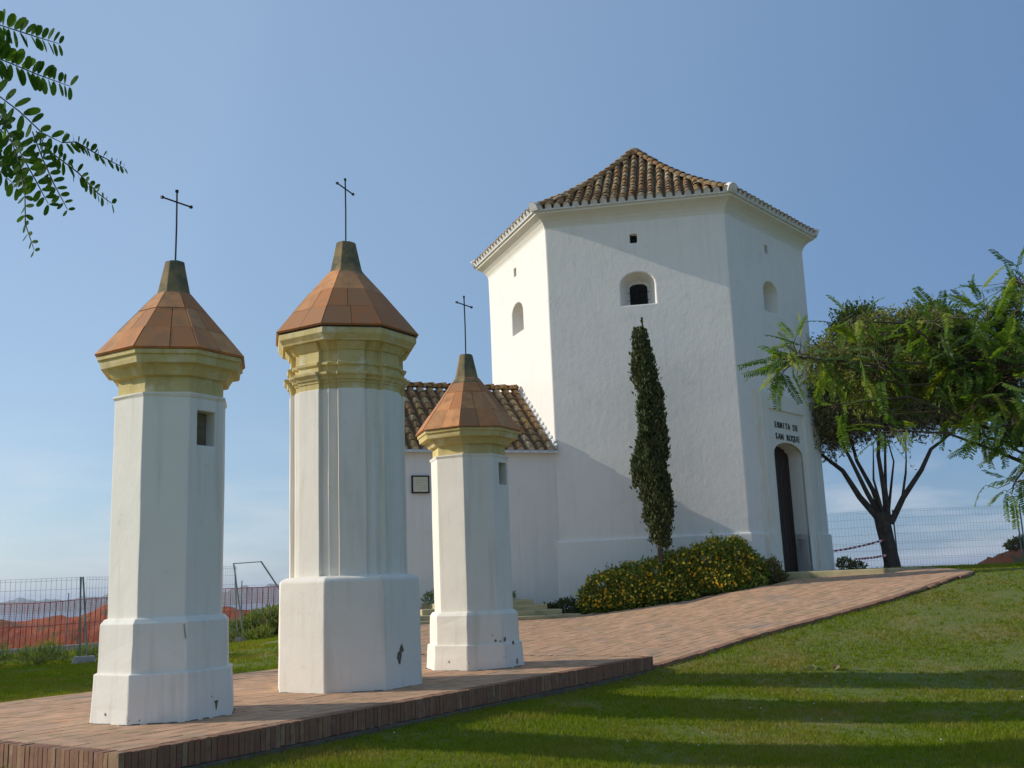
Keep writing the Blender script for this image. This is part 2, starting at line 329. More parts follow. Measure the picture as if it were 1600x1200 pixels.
def unit_piece(name, me, c, x, y, z, parent):
    o = bpy.data.objects.new(name, me); C.objects.link(o)
    m = Matrix((x, y, z)).transposed().to_4x4(); m.translation = c
    o.parent = parent; o.matrix_local = m; return o
for i, b in enumerate(bricks):
    c, x, y, z = brick_at(*b, r)
    if i < 300: unit_piece('brick', bme, c, x, y, z, terrace)
    else: rest.box(c, x, y, z, t=r.random())
stuff(obj('edge_brick', rest, M['brick'], terrace))
# paving tiles in running bond
r = random.Random(11); tiles = []; TW, TL = .205, .305
for j in range(int((WID - .13) / TW) + 1):
    for i in range(-1, int(LEN / TL) + 1):
        u0 = .124 + (i + (.5 if j % 2 else 0)) * TL; u1 = u0 + TL; s0 = .124 + j * TW; s1 = min(s0 + TW, WID)
        u0 = max(u0, .124); u1 = min(u1, LEN - .124)
        if u1 - u0 < .03 or s1 - s0 < .03: continue
        p = tp((u0 + u1) / 2, (s0 + s1) / 2, ZP); tiles.append((p.y - 14 * max(0, abs((p.x + 0) / p.y) - .5), u0, u1, s0, s1))
tiles.sort(key=lambda a: a[0]); rest = MB()
pm = MB(); pm.box((0, 0, 0), (1, 0, 0), (0, 1, 0), (0, 0, 1)); bme2 = pm.mesh('paving_tile'); bme2.materials.append(M['paver'])
for k, (_, u0, u1, s0, s1) in enumerate(tiles):
    g = r.uniform(.004, .0085); dz = r.uniform(-.0015, .0025); tl = r.uniform(-.002, .002)
    c = tp((u0 + u1) / 2, (s0 + s1) / 2, ZP - .012 + dz)
    x = ud * ((u1 - u0) / 2 - g) + Vector((0, 0, tl)); y = nd * ((s1 - s0) / 2 - g); z = Vector((0, 0, .012))
    if k < 300: unit_piece('paving_tile', bme2, c, x, y, z, terrace)
    else: rest.box(c, x, y, z, t=r.random())
stuff(obj('paving', rest, M['paver'], terrace))

# ------------------------------------------------------------------ footpath up to the door
EDGE = [(1.94, 15.92), (2.9, 17.02), (4.23, 18.26), (5.65, 19.26), (7.18, 20.22), (8.25, 21.04), (9.51, 22.13)]
UPPER = [(9.75, 22.6), (9.75, 25.3), (7.9, 24.2), (6.55, 23.82), (5.92, 23.65), (5.49, 23.36), (3.98, 22.96), (2.6, 23.1), (1.35, 23.25), (.78, 23.18), (-.2, 22.75), (-1.0, 22.3), (-2.4, 22.0), (-3.1, 21.0), (-2.9, 19.2)]
pe = tp(LEN, WID, 0)
OUT = EDGE + UPPER + [(pe.x, pe.y)]
def inside(x, y, poly):
    x = np.asarray(x, float); y = np.asarray(y, float); c = np.zeros(x.shape, bool); n = len(poly)
    for i in range(n):
        x0, y0 = poly[i]; x1, y1 = poly[(i + 1) % n]
        if y0 == y1: continue
        c ^= ((y0 > y) != (y1 > y)) & (x < (x1 - x0) * (y - y0) / (y1 - y0) + x0)
    return c
from mathutils.geometry import delaunay_2d_cdt
dense = []
for i in range(len(OUT)):
    a = np.array(OUT[i]); b = np.array(OUT[(i + 1) % len(OUT)]); n = max(1, int(np.linalg.norm(b - a) / .5))
    dense += [tuple(a + (b - a) * k / n) for k in range(n)]
inner = [(x, y) for x in np.arange(-3, 10, .5) for y in np.arange(15.5, 26, .5) if inside(x, y, OUT) and min((x - p[0]) ** 2 + (y - p[1]) ** 2 for p in dense) > .04]
pts = [Vector(p) for p in dense + inner]; nb = len(dense)
vo, eo, fo, *_ = delaunay_2d_cdt(pts, [(i, (i + 1) % nb) for i in range(nb)], [], 1, 1e-4)
mb = MB(); vv = [(p.x, p.y, tz(p.x, p.y) + .02) for p in vo]
mb.v = vv[:]; mb.f = [tuple(f) for f in fo]; mb.t = [0] * len(fo)
path = struct(obj('footpath', mb, M['joint']))
ea = np.array(EDGE); sg = np.linalg.norm(np.diff(ea, axis=0), axis=1); cum = np.r_[0, np.cumsum(sg)]
def ed(s):
    s_ = s; x = np.interp(s_, cum, ea[:, 0]); y = np.interp(s_, cum, ea[:, 1])
    if s < 0: d0 = (ea[1] - ea[0]) / sg[0]; x, y = ea[0] + d0 * s
    if s > cum[-1]: d0 = (ea[-1] - ea[-2]) / sg[-1]; x, y = ea[-1] + d0 * (s - cum[-1])
    return np.array([x, y])
def off(s, t):
    a = (ed(s - .9) + ed(s - .45) + ed(s) + ed(s + .45) + ed(s + .9)) / 5; d = ed(s + .9) - ed(s - .9); d /= np.linalg.norm(d); return a + np.array([-d[1], d[0]]) * t
r = random.Random(3); pv = []; PW, PL = .165, .33
for j in range(46):
    for i in range(-22, 40):
        s0 = (i + (.5 if j % 2 else 0)) * PL; t0 = .13 + j * PW
        c = off(s0 + PL / 2, t0 + PW / 2)
        if not inside(c[0], c[1], OUT): continue
        if (c[0] - A0.x) * ud.x + (c[1] - A0.y) * ud.y < LEN + .02 and (c[0] - A0.x) * nd.x + (c[1] - A0.y) * nd.y < WID: continue
        g = r.uniform(.004, .007)
        q = [off(s0 + g, t0 + g), off(s0 + PL - g, t0 + g), off(s0 + PL - g, t0 + PW - g), off(s0 + g, t0 + PW - g)]
        pv.append((c[1], q))
pv.sort(key=lambda a: a[0]); rest = MB()
for k, (_, q) in enumerate(pv):
    dz = r.uniform(-.002, .003); m_ = rest if k >= 300 else MB()
    zs = terr(np.array([p[0] for p in q]), np.array([p[1] for p in q]))
    m_.hexa([(p[0], p[1], z + .012) for p, z in zip(q, zs)], [(p[0], p[1], z + .031 + dz) for p, z in zip(q, zs)], t=r.random())
    if k < 300: obj('paver', m_, M['paver'], path)
stuff(obj('paver_field', rest, M['paver'], path))
rest = MB(); n = int(cum[-1] / .25)
for i in range(n):
    s0 = i * .25; dz = r.uniform(-.006, .006); o_ = r.uniform(-.012, .012) * (1 + 2.5 * (i > n * .75))
    q = [off(s0 + .004, o_), off(s0 + .246, o_), off(s0 + .246, .122), off(s0 + .004, .122)]
    zs = terr(np.array([p[0] for p in q]), np.array([p[1] for p in q]))
    m_ = MB(); m_.hexa([(p[0], p[1], z - .1) for p, z in zip(q, zs)], [(p[0], p[1], z + .036 + dz) for p, z in zip(q, zs)], t=r.random())
    obj('edging_brick', m_, M['brick'], path)
# ------------------------------------------------------------------ wayside pillars
K = .885
def octa(c, rho, Rr, z): return [(c[0] + Rr * sin(rho + k * pi / 4), c[1] - Rr * cos(rho + k * pi / 4), z) for k in range(8)]
def rings(c, rho, prof): return [octa(c, rho, R_, z) for R_, z in prof]
def subdiv_wobble(mb, amp, seed):      # hand-trowelled edges
    r = random.Random(seed); mb.v = [(x + r.uniform(-amp, amp), y + r.uniform(-amp, amp), z + r.uniform(-amp, amp) * .6) for x, y, z in mb.v]
def dense_prof(a, b, n): return [(a[0] + (b[0] - a[0]) * i / n, a[1] + (b[1] - a[1]) * i / n) for i in range(n + 1)]
def cut(mb, cutter):                   # solid minus solid, baked into a plain mesh
    out = mb.mesh('solid'); b = bmesh.new(); b.from_mesh(out); bmesh.ops.recalc_face_normals(b, faces=b.faces); b.to_mesh(out); b.free()
    o = bpy.data.objects.new('solid', out); C.objects.link(o); cs = []
    for c_ in cutter:
        cm = c_.mesh('solid'); b = bmesh.new(); b.from_mesh(cm); bmesh.ops.recalc_face_normals(b, faces=b.faces); b.to_mesh(cm); b.free()
        co = bpy.data.objects.new('solid', cm); C.objects.link(co); cs.append(co)
        md = o.modifiers.new('b', 'BOOLEAN'); md.operation = 'DIFFERENCE'; md.solver = 'EXACT'; md.object = co
    dg = bpy.context.evaluated_depsgraph_get(); dg.update(); me = bpy.data.meshes.new_from_object(o.evaluated_get(dg))
    for x in [o] + cs: bpy.data.objects.remove(x)
    me.materials.clear(); me['cut'] = 1; return me
def obj_me(name, me, m, root, **k):
    me.materials.append(m); me.name = name; o = obj(name, me, m, None, **k)
    if root is not None:
        o.parent = root
        if root.type == 'EMPTY': o.matrix_parent_inverse = Matrix.Translation(-root_loc(root))
    return o
def slab_roof(root, c, rho, stations, seed, th=.022):
    r = random.Random(seed)
    mb = MB(); mb.loft(rings(c, rho, [(R_ - .035, z - .03) for R_, z in stations])); base = wobj('roof', mb, M['render'], root)
    for k in range(8):
        for j in range(len(stations) - 1):
            (Ra, za), (Rb, zb) = stations[j], stations[j + 1]; n = 2 if j < 2 else 1
            jit = r.uniform(-.06, .06)
            sp = [0, .5 + jit, 1] if n == 2 else [0, 1]
            a0, a1 = octa(c, rho, Ra, za)[k], octa(c, rho, Ra, za)[(k + 1) % 8]; b0, b1 = octa(c, rho, Rb, zb)[k], octa(c, rho, Rb, zb)[(k + 1) % 8]
            a0, a1, b0, b1 = map(Vector, (a0, a1, b0, b1)); nn = (a1 - a0).cross(b0 - a0).normalized(); 
            if nn.z < 0: nn = -nn
            up = (b0 + b1 - a0 - a1).normalized(); lift = r.uniform(0, .007)
            for i in range(n):
                L = (a1 - a0).normalized(); g = .0032
                p = [a0.lerp(a1, sp[i]) + L * g + up * g, a0.lerp(a1, sp[i + 1]) - L * g + up * g, b0.lerp(b1, sp[i + 1]) - L * g - up * g, b0.lerp(b1, sp[i]) + L * g - up * g]
                m_ = MB(); l2 = lift + r.uniform(0, .003); over = nn * (.004 if j == 0 else 0)
                m_.hexa([x - nn * th for x in p], [x + nn * l2 + over for x in p]); wobj('roof_slab', m_, M['rooftile'], base)
    return base
def cross(root, c, z0, z1, za, half, az):
    b = MB(); rr = .0085 * 1.15
    b.tube([(c[0], c[1], z0 - .12), (c[0] + .004, c[1], (z0 + z1) / 2), (c[0], c[1], z1)], rr, 8)
    d = Vector((sin(az), cos(az), 0)) * half; p = Vector((c[0], c[1], za)); b.tube([p - d, p + d], rr * .95, 8)
    for q, e in ((p - d, d.normalized()), (p + d, d.normalized()), (Vector((c[0], c[1], z1)), Vector((0, 0, 1)))):
        b.box(q, e * .014, Vector((-e.y, e.x, 0)).normalized() * .014 if abs(e.z) < .5 else Vector((1, 0, 0)) * .014, Vector((0, 0, .014)) if abs(e.z) < .5 else Vector((0, 1, 0)) * .014)
    return wobj('cross', b, M['iron'], root)
def patch(root, origin, ex, ez, nrm, pts, m=None, name='chipped_patch'):
    b = MB(); pp = [origin + ex * x + ez * z + nrm * .004 for x, z in pts]; b.hexa([p - nrm * .02 for p in pp], pp); return wobj(name, b, m or M['render'], root)
def small_pillar(px, py, rho, label, seed, z, niche, dims):
    c = (px * K, py * K); rho = radians(rho); root = thing('wayside_pillar', label, 'pillar', (c[0], c[1], ZP), 'whitewashed wayside pillars with crosses')
    Rb, Re = dims
    b = MB(); b.loft(rings(c, rho, dense_prof((Rb * K, ZP - .03), ((Rb - .028) * K, z['plinth']), 3))); subdiv_wobble(b, .004, seed)
    wobj('plinth', b, M['plaster'], root, bevel=.014)
    b = MB(); b.loft(rings(c, rho, dense_prof(((Rb - .068) * K, z['plinth'] - .02), ((Rb - .078) * K, z['ped']), 3) + [((Rb - .12) * K, z['ped'] + .045), ((Rb - .135) * K, z['ped'] + .05)])); subdiv_wobble(b, .003, seed + 1)
    wobj('pedestal', b, M['plaster'], root, bevel=.012)
    Rs = .648 * K
    b = MB(); b.loft(rings(c, rho, dense_prof((Rs - .004, z['ped'] + .03), (Rs, z['top'] - .03), 5))); subdiv_wobble(b, .003, seed + 2)
    k, s0, s1, z0, z1 = niche
    P = [Vector(p) for p in octa(c, rho, Rs, 0)]; t = (P[(k + 1) % 8] - P[k]).normalized(); nn = Vector((t.y, -t.x, 0))
    cb = MB(); o = P[k]; d = .15
    cb.hexa([o + t * s0 - nn * d + Vector((0, 0, z0)), o + t * s1 - nn * d + Vector((0, 0, z0)), o + t * s1 + nn * .1 + Vector((0, 0, z0)), o + t * s0 + nn * .1 + Vector((0, 0, z0))],
            [o + t * s0 - nn * d + Vector((0, 0, z1)), o + t * s1 - nn * d + Vector((0, 0, z1)), o + t * s1 + nn * .1 + Vector((0, 0, z1)), o + t * s0 + nn * .1 + Vector((0, 0, z1))])
    obj_me('shaft', cut(b, [cb]), M['plaster'], root, bevel=.008)
    # back lining of the niche
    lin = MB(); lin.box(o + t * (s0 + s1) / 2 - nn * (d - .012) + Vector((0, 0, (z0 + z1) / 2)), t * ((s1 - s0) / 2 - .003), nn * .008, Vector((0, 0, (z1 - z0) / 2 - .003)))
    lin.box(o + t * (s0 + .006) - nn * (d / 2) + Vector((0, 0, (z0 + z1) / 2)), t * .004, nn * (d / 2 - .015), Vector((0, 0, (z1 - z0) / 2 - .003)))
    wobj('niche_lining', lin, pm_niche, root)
    T = z['top']
    b = MB(); b.loft(rings(c, rho, [(Rs + .002, T - .04), (Rs + .018, T - .012), (Rs + .016, T + .004), (Rs - .03, T + .008)])); subdiv_wobble(b, .003, seed + 3); wobj('collar', b, M['plaster'], root)
    Rn = .615 * K; E_ = z['eave']; h = E_ - T
    b = MB(); b.loft(rings(c, rho, [(Rn, T - .03), (Rn, T + h * .40), (Rn + .055, T + h * .42), (Rn + .07, T + h * .49), (Rn + .10, T + h * .61), (Rn + .115, T + h * .655), ((Re - .055) * K, T + h * .665), ((Re - .048) * K, T + h * .76), ((Re - .042) * K, T + h * .85), ((Re - .018) * K, T + h * .87), ((Re - .016) * K, T + h * .97)])); subdiv_wobble(b, .0035, seed + 4)
    wobj('cornice', b, M['ochre'], root, bevel=.004)
    Rf = .195 * K; F = z['fin']
    st = [(Re * K + .012, E_), (Re * K + .014 - (Re * K - Rf) * .35, E_ + (F - E_) * .35), (Re * K + .013 - (Re * K - Rf) * .70, E_ + (F - E_) * .70), (Rf + .012, F)]
    slab_roof(root, c, rho, st, seed + 5)
    Tt = z['tip']
    b = MB(); b.loft(rings(c, rho, [(Rf + .085, F - .085), (Rf + .016, F - .0), (Rf + .002, F + .02), (.112 * K + .004, Tt - .01), (.10 * K, Tt), (.03, Tt + .003)])); subdiv_wobble(b, .004, seed + 6)
    wobj('finial', b, M['finial'], root, bevel=.006)
    cross(root, c, Tt, z['ctop'], z['ctop'] - .14 * K, .215 * K * z.get('arm', 1), radians(32.9))
    return root, c, rho, P
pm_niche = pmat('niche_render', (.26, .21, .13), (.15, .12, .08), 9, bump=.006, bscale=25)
pil = [(-4.0053, 11.9419, -9.3), (-2.3923, 14.6905, -8.8), (-.7668, 17.1426, -6.2)]
zl = dict(plinth=-.70, ped=-.245, top=1.985, eave=2.405, fin=3.5285 * K, tip=3.9535 * K, ctop=4.8605 * K)
r1, c1, rh1, P1 = small_pillar(*pil[0], 'white octagonal wayside pillar nearest the camera, its niche facing right, left of the ribbed one', 10, zl, (1, .10, .33, 1.47, 1.82), (.7985, .873))
zr = dict(plinth=-.81, ped=-.418, top=1.825, eave=2.195, fin=3.4106 * K, tip=3.832 * K, ctop=4.8523 * K, arm=1.0)
r3, c3_, rh3, P3 = small_pillar(*pil[2], 'white octagonal wayside pillar standing farthest back, in front of the tiled side wing', 40, zr, (1, .17, .40, 1.40, 1.72), (.800, .885))
def pface(c, rho, Rr, k):
    P = [Vector(p) for p in octa(c, rho, Rr, 0)]; t = (P[(k + 1) % 8] - P[k]).normalized(); return P[k], t, Vector((t.y, -t.x, 0)), (P[(k + 1) % 8] - P[k]).length
Z1 = Vector((0, 0, 1))
o, t, n, w = pface(c1, rh1, .79 * K, 1); patch(r1, o + t * (w * .62) + Z1 * (-1.05), t, Z1, n, [(-.02, .045), (-.005, .03), (.002, -.03), (.014, -.035), (.022, .02), (.035, .05), (.01, .055)])
o, t, n, w = pface(c1, rh1, .725 * K, 0); patch(r1, o + t * (w * .95) + Z1 * (-.36), t, Z1, n, [(-.012, .09), (-.004, .1), (.006, .03), (.014, -.03), (.006, -.045), (-.002, .0)], M['concrete'])
o, t, n, w = pface(c3_, rh3, .79 * K, 1)
for x, z, s in [(.02, -.76, 1), (.25, -.82, .8), (.33, -1.08, 1.5)]: patch(r3, o + t * x + Z1 * z, t, Z1, n, [(-.012 * s, .02 * s), (.01 * s, .03 * s), (.016 * s, -.01 * s), (0, -.03 * s), (-.015 * s, -.012 * s)])
o, t, n, w = pface(c3_, rh3, .735 * K, 0)
for x, z, s in [(.40, -.775, 1.1), (.36, -.70, .6), (.47, -.785, .7)]: patch(r3, o + t * x + Z1 * z, t, Z1, n, [(-.014 * s, .012 * s), (.004 * s, .018 * s), (.016 * s, .002 * s), (.003 * s, -.012 * s), (-.012 * s, -.008 * s)])

# ribbed middle pillar: a pilaster on every face, the entablature breaking forward over it
c2 = (pil[1][0] * K, pil[1][1] * K); rh2 = radians(pil[1][2])
r2 = thing('wayside_pillar', 'tallest white wayside pillar with pilasters on its faces and deep ochre cornices, between the two plain ones', 'pillar', (c2[0], c2[1], ZP), 'whitewashed wayside pillars with crosses')
def ress(R_, p, z, fr=.20):
    P = [Vector(q) for q in octa(c2, rh2, R_, z)]; out = []
    for k in range(8):
        a, b = P[k], P[(k + 1) % 8]; t = (b - a).normalized(); n = Vector((t.y, -t.x, 0)); L = (b - a).length; m = L * fr
        pp = max(p, .0005)
        out += [a, a + t * m, a + t * m + n * pp, b - t * m + n * pp, b - t * m]
    return out
b = MB(); Rp = 1.022 * K
b.loft(rings(c2, rh2, dense_prof((Rp + .006, ZP - .03), (Rp - .004, .10), 6))); subdiv_wobble(b, .004, 60)
b2 = [(Rp - .03, .135), (Rp - .10, .155), (Rp - .14, .16)]
b = MB(); b.loft(rings(c2, rh2, dense_prof((Rp + .006, ZP - .03), (Rp - .004, .10), 6) + b2)); subdiv_wobble(b, .004, 60)
wobj('pedestal', b, M['plaster'], r2, bevel=.014)
YB = 2.40; RS = .805 * K; PJ = .055
b = MB(); b.loft([ress(RS, PJ, z) for z in np.linspace(.14, YB, 7)]); subdiv_wobble(b, .0025, 61)
wobj('shaft', b, M['plaster'], r2, bevel=.007)
ent = [(0, 2.38, 1), (0, 2.47, 1), (.012, 2.475, 1), (.016, 2.50, 1), (.04, 2.515, 1), (.05, 2.545, 1), (.085, 2.57, 1), (.092, 2.60, 1), (.01, 2.615, 1), (.01, 2.68, 1), (.04, 2.695, 1), (.045, 2.725, 1), (.0, 2.74, 1), (.0, 2.875, 1),
       (.02, 2.885, 1), (.04, 2.91, .9), (.09, 2.965, .8), (.10, 2.99, .6)]
b = MB(); b.loft([ress(RS - .012 + dr, PJ * 1.05 * f, z) for dr, z, f in ent]); subdiv_wobble(b, .003, 62)
wobj('entablature', b, M['ochre'], r2, bevel=.004)
b = MB(); b.loft(rings(c2, rh2, [((.985) * K, 2.975), ((1.0) * K, 3.0), ((1.045) * K, 3.055), ((1.05) * K, 3.12), ((1.02) * K, 3.14)])); subdiv_wobble(b, .004, 63)
wobj('cornice', b, M['ochre'], r2, bevel=.004)
Re, E_, Rf, F = 1.07 * K, 3.155, .245 * K, 4.5752 * K
slab_roof(r2, c2, rh2, [(Re + .012, E_), (Re + .014 - (Re - Rf) * .30, E_ + (F - E_) * .31), (Re + .014 - (Re - Rf) * .62, E_ + (F - E_) * .635), (Rf + .014, F)], 64)
b = MB(); b.loft(rings(c2, rh2, [(Rf + .205, F - .245), (Rf + .095, F - .10), (Rf + .02, F + .0), (Rf + .002, F + .03), (.144 * K + .004, 5.0538 * K - .01), (.13 * K, 5.0538 * K), (.03, 5.0538 * K + .003)])); subdiv_wobble(b, .005, 65)
wobj('finial', b, M['finial'], r2, bevel=.007)
cross(r2, c2, 5.0538 * K, 6.0608 * K, 6.0608 * K - .13, .245 * K, radians(32.9 - 14))
o, t, n, w = pface(c2, rh2, Rp + .002, 1)
patch(r2, o + t * (w * .40) + Z1 * (-.78), t, Z1, n, [(-.065, -.03), (-.045, .03), (-.012, .045), (0, .09), (.03, .125), (.05, .10), (.07, .04), (.03, .03), (.02, -.03), (-.005, -.11), (-.03, -.10), (-.05, -.05)])
patch(r2, o + t * (w * .10) + Z1 * (-1.13), t, Z1, n, [(-.07, -.02), (-.05, .015), (-.01, .02), (.02, .04), (.05, .03), (.06, -.02)], M['concrete'])

def weather(root, c, rho, Rb, seed):   # old chips along the lower faces and dark soil specks drawn in for the shadow gap at the paving
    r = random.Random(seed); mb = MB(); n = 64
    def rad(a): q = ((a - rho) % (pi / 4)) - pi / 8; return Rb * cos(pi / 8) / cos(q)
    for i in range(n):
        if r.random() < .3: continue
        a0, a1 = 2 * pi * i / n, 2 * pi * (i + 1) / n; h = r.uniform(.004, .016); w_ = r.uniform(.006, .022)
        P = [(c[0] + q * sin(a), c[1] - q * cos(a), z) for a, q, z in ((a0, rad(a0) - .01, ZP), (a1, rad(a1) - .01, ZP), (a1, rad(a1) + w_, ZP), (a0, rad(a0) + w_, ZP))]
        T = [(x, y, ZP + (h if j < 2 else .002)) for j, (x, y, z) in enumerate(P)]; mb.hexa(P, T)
    stuff(wobj('shadow_gap_line', mb, M['footing'], root))
    for i in range(4):
        k = r.choice([-1, 0, 0, 1, 1]); o, t, n_, w = pface(c, rho, Rb - .012, k); s_ = r.uniform(.35, .9); z = ZP + r.uniform(.03, .30)
        pts = [(.016 * s_ * r.uniform(.5, 1.2) * cos(q), .02 * s_ * r.uniform(.5, 1.2) * sin(q)) for q in np.linspace(0, 2 * pi, 8)[:-1]]
        patch(root, o + t * w * (r.choice([.03, .97, r.uniform(.1, .9)])) + Z1 * z + n_ * .006, t, Z1, n_, pts, M['concrete'])
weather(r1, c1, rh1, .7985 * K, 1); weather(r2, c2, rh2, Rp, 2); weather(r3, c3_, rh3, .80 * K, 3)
# ------------------------------------------------------------------ chapel: hexagonal tower with a side wing
TC = Vector((3.857, 28.6, 0)); TR0 = radians(20.386); RW = 4.49
def hexr(Rr, z): return [(TC.x + Rr * sin(TR0 + k * pi / 3), TC.y - Rr * cos(TR0 + k * pi / 3), z) for k in range(6)]
def hexc(k, Rr=RW): k = k % 6; return Vector(hexr(Rr, 0)[k])
def fframe(k, Rr=RW):
    a, b = hexc(k, Rr), hexc(k + 1, Rr); t = (b - a).normalized(); return a, t, Vector((t.y, -t.x, 0)), (b - a).length
chapel = thing('chapel', 'white hexagonal chapel with tiled pyramid roof, arched doorway, lettering and lower side wing', 'chapel', (TC.x, TC.y, -.3))
def P3(k, s, d, z, Rr=RW): a, t, n, L = fframe(k, Rr); return a + t * s + n * d + Z1 * z
def arch_pts(s0, s1, z0, zs, zt, n=10):
    sc_, h = (s0 + s1) / 2, (s1 - s0) / 2
    return [(s0, z0), (s1, z0)] + [(sc_ + h * cos(pi * i / n), zs + (zt - zs) * sin(pi * i / n)) for i in range(n + 1)]
def prism(k, pts_out, d_out, pts_in, d_in):
    b = MB(); b.hexa([P3(k, s, d_in, z) for s, z in pts_in], [P3(k, s, d_out, z) for s, z in pts_out]); return b
wall = MB(); zs_ = [-1.7, .3, 1.6, 2.9, 4.2, 5.5, 6.5, 7.6, 8.9]
wall.loft([hexr(RW + (.0 if z < 8 else .01), z) for z in zs_]); subdiv_wobble(wall, .006, 70)
cuts = []
for k in (-1, 0, 4, 1):
    cuts.append(prism(k, arch_pts(1.80, 2.71, 6.64, 7.16, 7.50), .05, arch_pts(1.97, 2.53, 6.66, 7.18, 7.36), -.42))
    cuts.append(prism(k, [(2.13, 8.24), (2.31, 8.24), (2.31, 8.47), (2.13, 8.47)], .1, [(2.13, 8.24), (2.31, 8.24), (2.31, 8.47), (2.13, 8.47)], -.35))
DC, DH = 2.35, .83
door_o = arch_pts(DC - DH, DC + DH, -1., 2.92, 3.22); cuts.append(prism(0, door_o, .4, door_o, -.40))
obj_me('tower_wall', cut(wall, cuts), M['wall'], chapel, bevel=.03)
pl = MB(); pl.loft([hexr(RW + .075, -1.7), hexr(RW + .072, .90), hexr(RW + .06, .935), hexr(RW - .05, .955)], cap=True); subdiv_wobble(pl, .005, 71)
obj_me('plinth', cut(pl, [prism(0, door_o, .6, door_o, -.39)]), M['wall'], chapel, bevel=.02)
cv = MB(); prof = [(RW - .05, 8.78), (RW + .008, 8.80), (RW + .03, 8.88), (RW + .10, 8.98), (RW + .20, 9.06), (RW + .30, 9.11), (RW + .36, 9.13), (RW + .365, 9.20), (RW + .2, 9.22)]
cv.loft([hexr(a, z) for a, z in prof], cap=False); wobj('coved_cornice', cv, M['cove'], chapel)
# scalloped mortar marks under the sunny eave
for k in (-1, 0, 4, 1):
    w1 = wobj('window', prism(k, arch_pts(2.03, 2.47, 6.665, 7.17, 7.27), -.385, arch_pts(2.03, 2.47, 6.665, 7.17, 7.27), -.45), M['dark'], chapel)
    g = MB()
    for s in (2.12, 2.25, 2.38): g.tube([P3(k, s, -.365, 6.66), P3(k, s, -.365, 7.26)], .008, 5)
    for z in (6.85, 7.05): g.tube([P3(k, 1.98, -.365, z), P3(k, 2.52, -.365, z)], .008, 5)
    wobj('grille', g, M['iron'], w1)
    wobj('vent', prism(k, [(2.135, 8.245), (2.305, 8.245), (2.305, 8.465), (2.135, 8.465)], -.15, [(2.135, 8.245), (2.305, 8.245), (2.305, 8.465), (2.135, 8.465)], -.2), M['dark'], chapel)
# door case
def slab(s0, s1, z0, z1, d): return prism(0, [(s0, z0), (s1, z0), (s1, z1), (s0, z1)], d, [(s0, z0), (s1, z0), (s1, z1), (s0, z1)], -.02)
obj_me('door_surround', cut(slab(.72, 3.98, -1.2, 4.47, .05), [prism(0, door_o, .5, door_o, -.3)]), M['cove'], chapel, bevel=.012)
fr = slab(.95, 3.75, -1.2, 4.40, .10)
inn = [(1.33, -1.5), (3.40, -1.5), (3.40, 4.02), (1.33, 4.02)]
obj_me('door_frame', cut(fr, [prism(0, inn, .5, inn, .055), prism(0, door_o, .5, door_o, -.3)]), M['cove'], chapel, bevel=.01)
for s0, s1 in ((.66, 1.30), (3.43, 4.04)):
    q = MB(); q.hexa([P3(0, s0, .05, -1.2), P3(0, s1, .05, -1.2), P3(0, s1, .175, -1.2), P3(0, s0, .175, -1.2)], [P3(0, s0, .05, .93), P3(0, s1, .05, .93), P3(0, s1, .165, .93), P3(0, s0, .165, .93)])
    wobj('pilaster_base', q, M['cove'], chapel, bevel=.012)
# double plank door in the depth of the opening
lf = prism(0, arch_pts(DC - DH - .02, DC + DH + .02, -.1, 2.92, 3.24), -.38, arch_pts(DC - DH - .02, DC + DH + .02, -.1, 2.92, 3.24), -.43); door = wobj('door', lf, M['door'], chapel)
for i in range(8):
    s0 = DC - DH + i * DH / 4; zt_ = 2.92 + .30 * sqrt(max(0, 1 - ((s0 + DH / 8 - DC) / DH) ** 2)) - .01
    q = [(s0 + .006, .02), (s0 + DH / 4 - .006, .02), (s0 + DH / 4 - .006, zt_), (s0 + .006, zt_)]
    wobj('plank', prism(0, q, -.352, q, -.379), M['door'], door)
hn = MB(); hn.tube([P3(0, DC + .07, -.352, 1.2), P3(0, DC + .07, -.31, 1.2), P3(0, DC + .07, -.31, 1.32), P3(0, DC + .07, -.352, 1.32)], .01, 6); wobj('handle', hn, M['iron'], door)
a, t, n, L = fframe(0)
def lettering(text, s, z, size):
    cu = bpy.data.curves.new('lettering', 'FONT'); cu.body = text; cu.size = size; cu.align_x = 'CENTER'; cu.extrude = .008; cu.offset = .003
    cu.space_character = 1.14
    o = bpy.data.objects.new('lettering', cu); C.objects.link(o); cu.materials.append(M['letter'])
    m = Matrix((t * .96, Z1, n)).transposed().to_4x4(); m.translation = a + t * s + n * .062 + Z1 * z
    dg = bpy.context.evaluated_depsgraph_get(); dg.update(); me = bpy.data.meshes.new_from_object(o.evaluated_get(dg)); bpy.data.objects.remove(o)
    me.transform(m); o = bpy.data.objects.new('letter', me); C.objects.link(o); o.parent = chapel; o.matrix_parent_inverse = Matrix.Translation(-root_loc(chapel)); return o
def line_of_letters(text, s, z, size, adv):
    x = s - adv * (len(text) - 1) / 2
    for ch in text:
        if ch != ' ': lettering(ch, x, z, size)
        x += adv
line_of_letters('ERMITA DE', DC - .03, 3.575, .215, .152); line_of_letters('SAN ROQUE', DC, 3.285, .215, .158)

